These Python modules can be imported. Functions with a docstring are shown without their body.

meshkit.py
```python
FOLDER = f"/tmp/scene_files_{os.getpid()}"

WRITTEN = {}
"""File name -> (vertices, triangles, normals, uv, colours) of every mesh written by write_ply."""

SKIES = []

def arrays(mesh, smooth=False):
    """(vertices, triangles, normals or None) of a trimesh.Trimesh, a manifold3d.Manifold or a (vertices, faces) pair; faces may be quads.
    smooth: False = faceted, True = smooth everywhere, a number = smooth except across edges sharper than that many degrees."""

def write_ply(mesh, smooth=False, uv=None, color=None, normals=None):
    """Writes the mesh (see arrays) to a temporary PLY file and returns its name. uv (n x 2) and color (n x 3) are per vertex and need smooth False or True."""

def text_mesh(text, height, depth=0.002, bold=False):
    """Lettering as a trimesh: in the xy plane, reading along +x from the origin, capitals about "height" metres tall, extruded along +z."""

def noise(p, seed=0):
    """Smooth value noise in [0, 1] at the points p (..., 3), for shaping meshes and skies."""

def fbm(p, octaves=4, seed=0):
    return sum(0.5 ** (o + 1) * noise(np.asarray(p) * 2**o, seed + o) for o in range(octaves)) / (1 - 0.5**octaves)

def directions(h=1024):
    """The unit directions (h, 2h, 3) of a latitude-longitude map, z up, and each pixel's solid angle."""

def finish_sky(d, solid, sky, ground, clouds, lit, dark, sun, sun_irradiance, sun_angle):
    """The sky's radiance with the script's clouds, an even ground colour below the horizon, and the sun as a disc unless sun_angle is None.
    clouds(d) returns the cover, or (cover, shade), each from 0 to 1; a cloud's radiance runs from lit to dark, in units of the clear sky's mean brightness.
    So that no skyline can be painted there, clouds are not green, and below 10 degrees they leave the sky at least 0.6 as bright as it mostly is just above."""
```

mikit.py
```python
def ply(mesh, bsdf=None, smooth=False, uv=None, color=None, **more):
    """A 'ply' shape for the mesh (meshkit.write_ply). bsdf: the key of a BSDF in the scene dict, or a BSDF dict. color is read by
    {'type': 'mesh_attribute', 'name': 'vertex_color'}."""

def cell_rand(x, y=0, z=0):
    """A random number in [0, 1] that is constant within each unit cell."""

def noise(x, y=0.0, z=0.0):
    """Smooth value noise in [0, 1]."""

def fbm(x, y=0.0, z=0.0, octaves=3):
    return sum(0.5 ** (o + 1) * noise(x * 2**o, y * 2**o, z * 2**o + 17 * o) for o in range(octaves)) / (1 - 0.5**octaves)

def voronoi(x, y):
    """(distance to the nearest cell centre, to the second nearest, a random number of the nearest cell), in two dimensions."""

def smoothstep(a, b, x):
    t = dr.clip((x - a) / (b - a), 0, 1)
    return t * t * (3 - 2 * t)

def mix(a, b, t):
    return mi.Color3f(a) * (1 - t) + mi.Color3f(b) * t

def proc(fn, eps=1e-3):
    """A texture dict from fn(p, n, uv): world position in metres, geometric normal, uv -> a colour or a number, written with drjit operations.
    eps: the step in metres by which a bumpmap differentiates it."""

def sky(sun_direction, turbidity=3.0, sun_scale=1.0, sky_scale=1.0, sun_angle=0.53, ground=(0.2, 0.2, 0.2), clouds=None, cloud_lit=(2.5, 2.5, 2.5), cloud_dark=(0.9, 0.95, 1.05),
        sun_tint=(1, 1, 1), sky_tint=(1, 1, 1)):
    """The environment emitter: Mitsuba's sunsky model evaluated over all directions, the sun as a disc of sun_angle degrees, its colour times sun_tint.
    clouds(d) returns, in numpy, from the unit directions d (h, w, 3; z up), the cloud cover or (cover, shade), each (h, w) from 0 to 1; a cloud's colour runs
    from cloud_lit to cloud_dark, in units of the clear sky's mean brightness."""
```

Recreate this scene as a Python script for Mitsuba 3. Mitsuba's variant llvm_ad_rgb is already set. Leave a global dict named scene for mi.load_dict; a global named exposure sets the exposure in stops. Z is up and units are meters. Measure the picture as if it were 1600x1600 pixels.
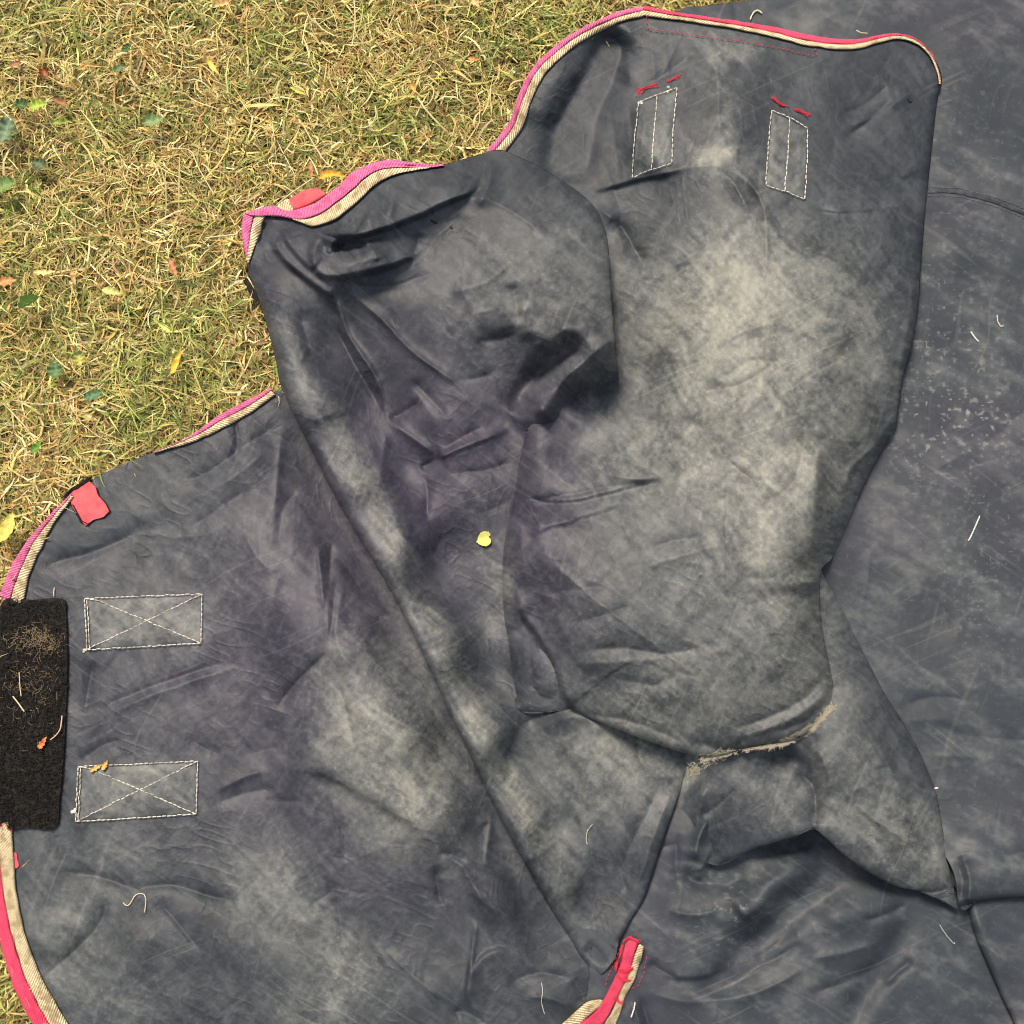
import math, random
import numpy as np, trimesh, drjit as dr, mitsuba as mi, shapely
import mikit, meshkit
from mikit import noise, fbm, smoothstep, mix
from scipy.interpolate import RBFInterpolator, RectBivariateSpline
from scipy.ndimage import map_coordinates, gaussian_filter1d

T = mi.ScalarTransform4f
scene, labels = {}, {}

# ------------------------------------------------------------------ camera, sky, exposure
CAM_H, TILT, FOV = 1.45, math.radians(15.0), 49.6
FWD = np.array([0, math.sin(TILT), -math.cos(TILT)])
UPV = np.array([0, math.cos(TILT), math.sin(TILT)])
scene['camera'] = {'type': 'perspective', 'fov': FOV, 'near_clip': 0.05, 'far_clip': 200.0,
                   'to_world': T().look_at(origin=[0, 0, CAM_H], target=[0, float(FWD[1]), float(CAM_H + FWD[2])], up=[0, 1, 0])}
scene['daylight'] = mikit.sky((-0.25, 0.52, 0.82), turbidity=4, sun_scale=0.65, sun_angle=20, clouds=lambda d: (1.0, 1 - np.clip(d[..., 2], 0, 1) ** 1.4),
                              cloud_lit=(1.4, 1.45, 1.55), cloud_dark=(.15, .16, .18), sun_tint=(.97, 1.0, 1.07))
exposure = 2.62

# ------------------------------------------------------------------ plan: the rug is laid out on a drawing sheet, 1600 units = about 1.4 m
def W(x, y, z):
    """Drawing-sheet units (x right, y down) and a height in metres -> world metres."""
    k = math.tan(math.radians(FOV / 2)) / 800
    x, y, z = np.broadcast_arrays(np.asarray(x, float), np.asarray(y, float), np.asarray(z, float))
    u, v = (x - 800) * k, (800 - y) * k
    d = FWD + u[..., None] * np.array([1.0, 0, 0]) + v[..., None] * UPV
    t = (z - CAM_H) / d[..., 2]
    return np.array([0, 0, CAM_H]) + d * t[..., None]

def curve(pts, n=None, step=6.0, closed=False):
    """A smooth (Catmull-Rom) curve through the points."""
    p = np.asarray(pts, float)
    q = np.vstack([p[-1], p, p[0], p[1]]) if closed else np.vstack([2 * p[0] - p[1], p, 2 * p[-1] - p[-2]])
    out = []
    for i in range(1, len(q) - 2):
        m = max(2, int(np.linalg.norm(q[i + 1] - q[i]) / step))
        t = np.linspace(0, 1, m, endpoint=False)[:, None]
        a, b, c, d = q[i - 1], q[i], q[i + 1], q[i + 2]
        out.append(0.5 * (2 * b + (c - a) * t + (2 * a - 5 * b + 4 * c - d) * t ** 2 + (3 * b - a - 3 * c + d) * t ** 3))
    out = np.vstack(out + ([] if closed else [p[-1:]]))
    if n:
        s = np.r_[0, np.cumsum(np.linalg.norm(np.diff(out, axis=0), axis=1))]
        out = np.stack([np.interp(np.linspace(0, s[-1], n), s, out[:, k]) for k in range(out.shape[1])], 1)
    return out

def line_field(line, X, Y):
    """Per point: distance to the polyline, signed side (right of travel > 0), position along it from 0 to 1."""
    best, side, along = np.full(X.shape, 1e9), np.zeros(X.shape), np.zeros(X.shape)
    seg = np.linalg.norm(np.diff(line, axis=0), axis=1)
    s0, tot = np.r_[0, np.cumsum(seg)], seg.sum()
    for i in range(len(line) - 1):
        a, d, L = line[i], line[i + 1] - line[i], max(seg[i], 1e-6)
        t = np.clip(((X - a[0]) * d[0] + (Y - a[1]) * d[1]) / L ** 2, 0, 1)
        ex, ey = X - a[0] - t * d[0], Y - a[1] - t * d[1]
        dist = np.hypot(ex, ey)
        m = dist < best
        best[m] = dist[m]
        side[m] = np.where(d[0] * (Y - a[1]) - d[1] * (X - a[0]) > 0, 1, -1)[m]
        along[m] = ((s0[i] + t * L) / tot)[m]
    return best, side, along

def sst(a, b, x):
    t = np.clip((x - a) / (b - a), 0, 1)
    return t * t * (3 - 2 * t)

def N2(X, Y, s, seed=0, oct=1):
    p = np.stack([X / s, Y / s, np.full(X.shape, seed * 7.3)], -1)
    return meshkit.fbm(p, oct, seed)

# strokes: R = crease or ridge (w wide, a cm high), G = soft swell, L = lip: a fold whose high side lies right of the direction of travel
def R(a, w, *pts, s=2.0, t=0.25): return ('R', a, w, pts, s, t)
def G(a, w, *pts, t=0.3): return ('G', a, w, pts, 0, t)
def L(a, w, reach, *pts, t=0.2): return ('L', a, w, pts, reach, t)

def apply(strokes, X, Y, z):
    for kind, a, w, pts, e, tp in strokes:
        ln = curve(pts, step=12)
        pad = {'R': 6 * w + 10, 'G': 2.8 * w, 'L': 4 * e + 10}[kind]
        m = (X > ln[:, 0].min() - pad) & (X < ln[:, 0].max() + pad) & (Y > ln[:, 1].min() - pad) & (Y < ln[:, 1].max() + pad)
        if not m.any():
            continue
        d, sd, al = line_field(ln, X[m], Y[m])
        win = sst(0, tp, al) * sst(0, tp, 1 - al) if tp > 0 else 1.0
        if kind == 'R':
            h = np.exp(-(np.sqrt(d * d + e * e) - e) / w)
        elif kind == 'G':
            h = np.exp(-(d / w) ** 2)
        else:
            q = d * sd
            h = 1 / (1 + np.exp(-np.clip(q / w * 2.2, -40, 40))) * np.exp(-np.maximum(q, 0) / e)
        z[m] += a * h * win
    return z

def creases(poly, seed, density=1.0):
    """Small straight creases of a stiff proofed cloth that has been folded many times."""
    rs = np.random.RandomState(seed)
    x0, y0, x1, y1 = poly.bounds
    out = []
    for _ in range(int(density * (x1 - x0) * (y1 - y0) / 6500)):
        x, y = rs.uniform(x0, x1), rs.uniform(y0, y1)
        main = N2(np.array([x]), np.array([y]), 260, seed)[0] * 9
        a = main + rs.randn() * .35 + (math.pi / 2 if rs.rand() < .35 else 0)
        ln, k = rs.uniform(30, 150) * (1.5 if rs.rand() < .15 else 1), rs.randn() * .3
        mid = (x + math.sin(a) * ln * k * .15, y + math.cos(a) * ln * k * .15)
        p = [(x - math.cos(a) * ln / 2, y + math.sin(a) * ln / 2), mid, (x + math.cos(a) * ln / 2, y - math.sin(a) * ln / 2)]
        w = rs.uniform(2.8, 9)
        amp = rs.uniform(.05, .15) * (1 if rs.rand() < .5 else -1) * (w / 9) ** .5
        out.append(R(amp, w, *p, s=rs.choice([.8, 1.5, 3]), t=.45) if rs.rand() < .75 else L(amp * 1.1, rs.uniform(2.5, 6), rs.uniform(15, 40), *p, t=.45))
    return out

def crumple(X, Y, amp, seed):
    return amp * (.42 * (N2(X, Y, 150, seed + 50, 2) - .5) + .05 * (N2(X, Y, 34, seed + 51, 2) - .5))

class Sheet:
    """One lie of the rug's cloth: outline, heights in cm and folds, all in drawing-sheet units."""
    def __init__(self, poly, ctrl, strokes=(), folds=(), amp=1.0, seed=0, step=2.0, warp=3.0, base_smooth=3.0, relief=1.3, density=1.0, gain=1.25, tuck=(.012, 7)):
        self.outline = curve(poly, step=5, closed=True)
        self.poly = shapely.Polygon(self.outline).buffer(0)
        self.relief, self.gain, self.turn = relief, gain, tuck
        self.strokes, self.folds, self.amp, self.seed, self.step, self.warp = list(strokes) + creases(self.poly, seed, density), folds, amp, seed, step, warp
        c = np.array(ctrl, float)
        x0, y0, x1, y1 = self.poly.bounds
        self.gx, self.gy = np.arange(x0 - 40, x1 + 64, 24), np.arange(y0 - 40, y1 + 64, 24)
        GX, GY = np.meshgrid(self.gx, self.gy, indexing='ij')
        f = RBFInterpolator(c[:, :2] / 100, c[:, 2], smoothing=0.002 * base_smooth)
        self.base = RectBivariateSpline(self.gx, self.gy, f(np.stack([GX.ravel(), GY.ravel()], 1) / 100).reshape(GX.shape))
        self.lo = c[:, 2].min() - 1.0

    def height(self, X, Y):
        X, Y = np.asarray(X, float), np.asarray(Y, float)
        shape = X.shape
        X, Y = X.ravel(), Y.ravel()
        z = np.maximum(self.base.ev(X, Y), self.lo)
        z = np.where(z > 2, 2 + (z - 2) * self.gain, 2 + (z - 2) * 1.1)
        wx = (N2(X, Y, 55, self.seed + 71, 2) - .5) * 2 * self.warp
        wy = (N2(X, Y, 55, self.seed + 72, 2) - .5) * 2 * self.warp
        z = z + self.relief * (apply(self.strokes, X + wx, Y + wy, np.zeros_like(z)) + crumple(X, Y, self.amp, self.seed))
        for pts, r, drop in self.folds:
            ln = curve(pts, step=8)
            m = (X > ln[:, 0].min() - r) & (X < ln[:, 0].max() + r) & (Y > ln[:, 1].min() - r) & (Y < ln[:, 1].max() + r)
            if m.any():
                d, _, al = line_field(ln, X[m], Y[m])
                k = np.clip(1 - d / r, 0, 1)
                z[m] -= drop * (1 - np.sqrt(np.maximum(1 - k * k, 0)))
        z = .45 + np.logaddexp(0, (z - .45) * 4) / 4      # never sinks into the turf
        return (z / 100).reshape(shape)

    def mesh(self, tuck=True):
        st = self.step
        x0, y0, x1, y1 = self.poly.bounds
        xs, ys = np.arange(x0 - st, x1 + 2 * st, st), np.arange(y0 - st, y1 + 2 * st, st)
        X, Y = np.meshgrid(xs, ys, indexing='ij')
        ins = shapely.contains_xy(self.poly, X, Y)
        cell = ins[:-1, :-1] | ins[1:, :-1] | ins[1:, 1:] | ins[:-1, 1:]
        used = np.zeros(X.shape, bool)
        for a, b in ((0, 0), (1, 0), (1, 1), (0, 1)):
            used[a:a + cell.shape[0], b:b + cell.shape[1]] |= cell
        rim = used & ~ins
        rp = shapely.points(X[rim], Y[rim])
        ring = self.poly.exterior
        near = shapely.line_interpolate_point(ring, shapely.line_locate_point(ring, rp))
        X[rim], Y[rim] = shapely.get_x(near), shapely.get_y(near)
        idx = np.full(X.shape, -1)
        idx[used] = np.arange(used.sum())
        px, py = X[used], Y[used]
        i, j = np.nonzero(cell)
        a, b, c, d = idx[i, j], idx[i + 1, j], idx[i + 1, j + 1], idx[i, j + 1]
        f = np.vstack([np.stack([a, c, b], 1), np.stack([a, d, c], 1)])
        tri = np.stack([px[f], py[f]], -1)
        e1, e2 = tri[:, 1] - tri[:, 0], tri[:, 2] - tri[:, 0]
        f = f[np.abs(e1[:, 0] * e2[:, 1] - e1[:, 1] * e2[:, 0]) > 1e-3]
        z = self.height(px, py)
        v, uv = W(px, py, z), np.stack([px, py], 1) / 100
        if tuck:      # the cloth turns under along its outline
            e = np.sort(np.vstack([f[:, [0, 1]], f[:, [1, 2]], f[:, [2, 0]]]), 1)
            u, cnt = np.unique(e, axis=0, return_counts=True)
            edge = u[cnt == 1]
            bv = np.unique(edge)
            inner = shapely.get_coordinates(self.poly.buffer(-self.turn[1]).exterior if self.poly.buffer(-self.turn[1]).geom_type == 'Polygon' else ring)
            r2 = shapely.LineString(inner)
            q = shapely.line_interpolate_point(r2, shapely.line_locate_point(r2, shapely.points(px[bv], py[bv])))
            zz = z[bv] - self.turn[0]
            v = np.vstack([v, W(shapely.get_x(q), shapely.get_y(q), zz)])
            uv = np.vstack([uv, np.stack([shapely.get_x(q), shapely.get_y(q)], 1) / 100])
            new = np.full(len(px), -1)
            new[bv] = len(px) + np.arange(len(bv))
            f = np.vstack([f, np.stack([edge[:, 0], edge[:, 1], new[edge[:, 1]]], 1), np.stack([edge[:, 0], new[edge[:, 1]], new[edge[:, 0]]], 1)])
        return v, f, uv

def top(v, f):
    """Turn the faces that look down the other way (for open sheets seen from above)."""
    n = np.cross(v[f[:, 1]] - v[f[:, 0]], v[f[:, 2]] - v[f[:, 0]])
    f = f.copy()
    f[n[:, 2] < 0] = f[n[:, 2] < 0][:, ::-1]
    return f

def put(key, mesh, bsdf, uv=None, color=None, smooth=True):
    v, f = mesh
    scene[key] = mikit.ply((v, f), bsdf, smooth, uv, color)
    return key

def tag(key, label=None, cat=None, **more):
    d = {}
    if label: d['label'] = label
    if cat: d['category'] = cat
    labels[key] = {**d, **more}

count = {}
def name(base):
    k = count.get(base, 0)
    count[base] = k + 1
    return base if k == 0 else f'{base}_{k:03d}'

# ------------------------------------------------------------------ materials
DUST = [  # where the rug is worn and dusty: x, y, radius x, radius y, turn, strength (units of 100)
    (11.3, 4.9, 1.0, 1.2, .5, .95), (11.7, 5.9, 1.7, 1.7, .3, .85), (12.4, 4.6, 1.3, .9, .2, .40), (12.1, 7.3, 1.2, .9, .2, .62), (12.15, 8.3, .4, .4, 0, .65),
    (11.6, 8.8, 1.6, 1.5, .2, .42), (12.4, 9.6, .7, 1.5, 0, .42), (11.2, 10.8, 1.1, .7, .2, .45), (9.9, 11.8, .9, 1.0, .3, .62), (9.2, 12.0, 1.0, .9, 0, .30),
    (13.7, 13.0, .8, .6, .6, .55), (14.4, 13.2, .5, .8, -.4, .40), (13.2, 11.9, .5, .5, 0, .40), (12.0, 12.3, .7, .4, 0, .25),
    (6.1, 11.6, .9, 1.3, -.35, .62), (6.3, 12.4, .6, 1.0, -.5, .70), (5.4, 11.2, .5, 1.3, 0, .35), (7.35, 10.9, .25, .85, -.48, 0.36), (7.67, 11.5, .25, .85, -.48, 0.46), (8.0, 12.2, .25, .85, -.48, 0.48), (8.33, 12.9, .25, .85, -.48, 0.48), (8.7, 13.6, .25, .85, -.48, 0.3),
    (4.62, 5.6, .27, .85, -.48, 0.22), (5.0, 6.4, .27, .85, -.48, 0.26), (5.35, 7.1, .27, .85, -.48, 0.3), (5.66, 7.7, .27, .85, -.48, 0.34), (6.0, 8.3, .27, .85, -.48, 0.38), (6.3, 8.9, .27, .85, -.48, 0.36), (6.65, 9.6, .27, .85, -.48, 0.3), (7.0, 10.3, .27, .85, -.48, 0.3), (8.4, 4.6, 1.1, .8, .2, .28), (7.5, 5.2, 1.0, 1.2, .5, .14),
    (2.4, 9.7, .9, .45, 0, .35), (2.3, 12.4, .9, .45, 0, .22), (3.0, 9.0, 1.5, .8, 0, .09), (4.2, 13.7, .7, .6, .3, .42), (4.9, 14.6, 1.2, .6, .6, .32), (1.1, 14.4, .9, .9, .2, .26),
    (5.4, 15.2, .6, .4, .3, .40), (4.8, 15.8, .7, .4, .2, .42), (1.8, 15.6, 1.2, .6, 0, .22), (1.8, 13.3, 1.3, .4, 0, .13), (3.4, 10.9, 1.8, 1.3, 0, .10), (3.6, 8.1, 1.6, .9, .3, .09),
    (11.3, .6, .8, .22, .1, .32), (11.15, 1.6, .3, .9, 0, .14), (11.25, 2.5, .5, .3, .3, .55), (10.35, 2.35, .2, .3, 0, .22), (12.1, 2.2, .15, .3, 0, .15),
    (13.2, 6.1, .8, .9, 0, .25), (11.15, .85, .22, .16, .3, .55), (11.6, .75, .2, .12, .2, .45), (11.25, 2.52, .28, .14, .3, .8), (11.9, 3.2, .10, .5, -.2, .35), (11.2, 1.7, .10, .5, 0, .30), (7.65, 9.0, .28, 1.0, -.1, .42), (11.0, 12.0, .25, .18, 0, .6), (10.7, 12.3, .12, .3, .5, .5), (6.3, 12.4, .10, .5, -.4, .35), (9.1, 3.9, .9, .5, .3, .14), (5.2, 4.6, .5, .5, 0, .18), (9.0, 9.4, 1.2, 1.2, 0, .12), (10.0, 7.2, 1.2, .9, 0, .30), (12.6, 10.9, .7, .5, .4, .3)]

def blobs(x, y, which):
    d = 0
    for cx, cy, rx, ry, t, s in which:
        c, sn = math.cos(t), math.sin(t)
        a, b = (c * (x - cx) + sn * (y - cy)) / rx, (-sn * (x - cx) + c * (y - cy)) / ry
        d = d + s * dr.exp(-(a * a + b * b))
    return d

def scratches(x, y):
    s = 0
    for k, (ang, dens) in enumerate(((.6, 3.2), (1.9, 2.6), (2.7, 3.6))):
        c, sn = math.cos(ang), math.sin(ang)
        wx = x + .25 * noise(x * 1.3, y * 1.3, 3.0 + k)
        a, b = c * wx + sn * y, -sn * wx + c * y
        n = noise(a * .55, b * 17.0 * dens / 3, 11.0 + k)
        s = s + smoothstep(.82, .95, n) * smoothstep(.45, .75, noise(x * .8, y * .8, 31.0 + k))
    return s

PURPLE = [(3.0, 10.5, 2.2, 2.2, 0, .55), (5.8, 9.0, 1.6, 2.0, 0, .5), (4.5, 4.2, 1.0, 1.0, 0, .4), (6.9, 6.7, 1.9, 2.0, .3, .9), (8.3, 7.6, .9, 1.6, 0, .8), (4.6, 9.9, 1.3, 2.2, 0, .8), (8.6, 9.3, .8, 1.2, 0, .6), (5.8, 13.4, 2.2, .9, .3, .5)]

def rotated(x, y, a):
    return math.cos(a) * x + math.sin(a) * y, -math.sin(a) * x + math.cos(a) * y

def worn_cloth(extra):
    def col(p, n, uv):
        x, y = uv.x, uv.y
        qx, qy = x + .5 * (fbm(x * 1.2, y * 1.2, 1.0, 3) - .5), y + .5 * (fbm(x * 1.2, y * 1.2, 9.0, 3) - .5)
        mid = fbm(qx * 1.9, qy * 1.9, 5.0, 4)
        a1, b1 = rotated(qx, qy, .75)
        a2, b2 = rotated(qx, qy, 2.2)
        rub = .58 * fbm(a1 * 2.0, b1 * 9.5, 12.0, 3) + .42 * fbm(a2 * 1.9, b2 * 8.0, 14.0, 3)
        fine = fbm(x * 17, y * 17, 6.0, 3)
        weave = noise(x * 70, y * 30, 7.0) * .5 + noise(x * 30, y * 70, 8.0) * .5
        grain = fbm(x * 42, y * 42, 16.0, 2)
        net = 1 - dr.abs(2 * noise(qx * 4.2, qy * 4.2, 71.0) - 1)
        net2 = 1 - dr.abs(2 * noise(a1 * 3.0, b1 * 7.5, 72.0) - 1)
        base = mix((.0175, .0215, .029), (.038, .0425, .055), smoothstep(.25, .75, mid * .4 + rub * .35 + fine * .25))
        base = base * mix((.96, 1.03, 1.02), (1.20, .96, 1.22), dr.clip(blobs(qx, qy, PURPLE), 0, 1))
        wear = blobs(qx, qy, DUST) + extra
        wear = 1.2 * wear / (1 + .45 * wear)
        tex = .26 * mid + .50 * rub + .24 * fine
        d = wear * (.20 + .95 * smoothstep(.18, .86, tex)) + .05 * smoothstep(.42, .68, .4 * mid + .6 * rub)
        spots = smoothstep(.60, .82, fine * .45 + grain * .55)
        d = d + spots * (.02 + .34 * wear) + (.19 * scratches(x, y) + .08 * smoothstep(.90, .99, net2)) * (.45 + wear)
        d = d * (1 - .14 * smoothstep(.90, .99, net))
        d = 1 - dr.exp(-1.55 * dr.maximum(d * (.80 + .24 * weave + .16 * grain), 0))
        dust = mix((.160, .175, .178), (.262, .268, .234), smoothstep(.25, .8, tex * .6 + wear * .35)) * (.72 + .56 * (.6 * rub + .4 * fine))
        return mix(base, dust, dr.clip(d * .98, 0, 1))
    return col
cloth_inner, cloth_patch = worn_cloth(0), worn_cloth(.36)

def cloth_outer(p, n, uv):
    x, y = uv.x, uv.y
    mid, fine = fbm(x * 1.3, y * 1.7, 25.0, 4), fbm(x * 12, y * 15, 26.0, 3)
    a1, b1 = rotated(x, y, .5)
    rub = fbm(a1 * 2.5, b1 * 7, 27.0, 3)
    weave = noise(x * 60, y * 16, 7.0) * .5 + noise(x * 20, y * 60, 8.0) * .5
    base = mix((.025, .030, .040), (.044, .051, .063), smoothstep(.25, .75, mid * .55 + rub * .3 + fine * .15))
    base = base * mix((.97, 1.03, 1.02), (1.02, .99, 1.04), smoothstep(.45, .62, fbm(x * .6, y * .6, 24.0, 2)))
    d = smoothstep(.45, .8, mid * .4 + rub * .4 + fine * .2) * .20 + .10 * scratches(x, y)
    where = blobs(x, y, [(14.6, 5.8, .9, 1.7, 0, .6), (15.2, 6.6, .8, .5, 0, .8), (15.3, 2.4, 1.0, 1.2, 0, .16), (15.4, 9, .8, 1.6, 0, .25), (11.4, 14.2, .5, .6, 0, .5)])
    a2, b2 = rotated(x, y, 1.1)
    marks = smoothstep(.72, .92, .6 * noise(a2 * 5, b2 * 14, 51.0) + .4 * fbm(x * 9, y * 9, 52.0, 2)) * smoothstep(.40, .60, fbm(x * 2.2, y * 2.2, 53.0, 2))
    specks = smoothstep(.90, .95, noise(x * 21, y * 21, 55.0)) * (.12 + where)
    d = d + (.75 * marks + .4 * smoothstep(.62, .8, fine)) * where + .5 * specks
    return mix(base, (.27, .27, .255), dr.clip(d * (.8 + .4 * weave), 0, 1))

def cloth_bump(p, n, uv):
    x, y = uv.x, uv.y
    h = 0
    for k, (a, f) in enumerate(((.4, 3.4), (1.5, 4.6), (2.5, 6.0))):
        u, v = rotated(x + .3 * noise(x * 1.5, y * 1.5, 2.0 + k), y, a)
        c = 1 - dr.abs(2 * noise(u * f, v * f * 2.2, 61.0 + k) - 1)
        h = h + (.8 / (1 + .5 * k)) * c * c * c * c * smoothstep(.35, .75, noise(x * 1.4, y * 1.4, 63.0 + k))
    return h + .16 * fbm(x * 12, y * 12, 65.0, 2) + .035 * noise(x * 60, y * 60, 66.0)

def fabric(fn, rough=.56, spec=.30, bump=.0008):
    return {'type': 'twosided', 'b': {'type': 'bumpmap', 'scale': bump, 't': mikit.proc(cloth_bump, 8e-4),
            'b': {'type': 'principled', 'base_color': mikit.proc(fn), 'roughness': rough, 'specular': spec}}}

scene['mat_inner'], scene['mat_outer'], scene['mat_patch'] = fabric(cloth_inner), fabric(cloth_outer, bump=.0004), fabric(cloth_patch)

def webbing(a, b, pitch=.42):
    def col(p, n, uv):
        u, v = uv.x, uv.y
        rib = .5 + .5 * dr.sin((u + v * .9) * (2 * math.pi / pitch))
        dirt = fbm(u * 1.3, v * 1.3, 3.0, 3)
        return mix(a, b, dr.clip(smoothstep(.5, .9, rib) * .9 + smoothstep(.42, .75, dirt) * .75, 0, 1)) * (.80 + .36 * fbm(u * 6, v * 6, 5., 3))
    def bump(p, n, uv):
        return .5 + .5 * dr.sin((uv.x + uv.y * .9) * (2 * math.pi / pitch) + math.pi) + .2 * noise(uv.x * 12, uv.y * 12)
    return {'type': 'twosided', 'b': {'type': 'bumpmap', 'scale': .0009, 't': mikit.proc(bump, 3e-4), 'b': {'type': 'principled', 'base_color': mikit.proc(col), 'roughness': .7, 'specular': .25, 'sheen': .3}}}

scene['mat_pink'] = webbing((.66, .17, .34), (.42, .075, .19))
scene['mat_coral'] = webbing((.76, .075, .15), (.55, .04, .10))
scene['mat_cream'] = webbing((.70, .61, .40), (.26, .19, .10))

def plain(fn_or_rgb, rough=.7, spec=.2, two=True):
    c = mikit.proc(fn_or_rgb) if callable(fn_or_rgb) else {'type': 'rgb', 'value': list(fn_or_rgb)}
    b = {'type': 'principled', 'base_color': c, 'roughness': rough, 'specular': spec}
    return {'type': 'twosided', 'b': b} if two else b

scene['mat_red'] = plain(lambda p, n, uv: mix((.52, .045, .07), (.66, .12, .13), fbm(p.x * 130, p.y * 130, 0., 3)), .6)
scene['mat_redthread'] = plain((.58, .03, .06), .6)
scene['mat_thread'] = plain(lambda p, n, uv: mix((.62, .60, .52), (.34, .32, .26), smoothstep(.45, .8, fbm(p.x * 60, p.y * 60, 0., 3))), .6)
scene['mat_black'] = plain(lambda p, n, uv: mix((.010, .010, .011), (.030, .028, .026), fbm(p.x * 400, p.y * 400, 0., 3)), .85, .1)
scene['mat_fuzz'] = plain((.022, .020, .018), .8, .1)
scene['mat_chaff'] = plain((.27, .21, .13), .8, .1)
scene['mat_vcol'] = {'type': 'twosided', 'b': {'type': 'principled', 'base_color': {'type': 'mesh_attribute', 'name': 'vertex_color'}, 'roughness': .6, 'specular': .3}}
scene['mat_soil'] = plain(lambda p, n, uv: mix((.06, .043, .018), (.30, .225, .095), smoothstep(.25, .75, fbm(p.x * 90, p.y * 90, 0., 4))) * mix((1, 1, 1), (.80, 1.0, .7), smoothstep(.45, .65, fbm(p.x * 5, p.y * 5, 4., 3))), .95, .1)

# ------------------------------------------------------------------ ground: one sheet to the horizon
g = np.r_[-60, -20, -6, -2, np.linspace(-1.3, 1.5, 57), 2.5, 6, 20, 60]
GX, GY = np.meshgrid(g, g + .5, indexing='ij')
gz = -.006 + .012 * (meshkit.fbm(np.stack([GX * 9, GY * 9, GX * 0], -1), 3) - .5)
k = np.arange(len(g) ** 2).reshape(len(g), -1)
quads = np.stack([k[:-1, :-1], k[1:, :-1], k[1:, 1:], k[:-1, 1:]], -1).reshape(-1, 4)
put('ground', (np.stack([GX.ravel(), GY.ravel(), gz.ravel()], 1), np.vstack([quads[:, [0, 1, 2]], quads[:, [0, 2, 3]]])), 'mat_soil')
tag('ground', 'brown soil and thatch under the dry grass', kind='structure')

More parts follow.
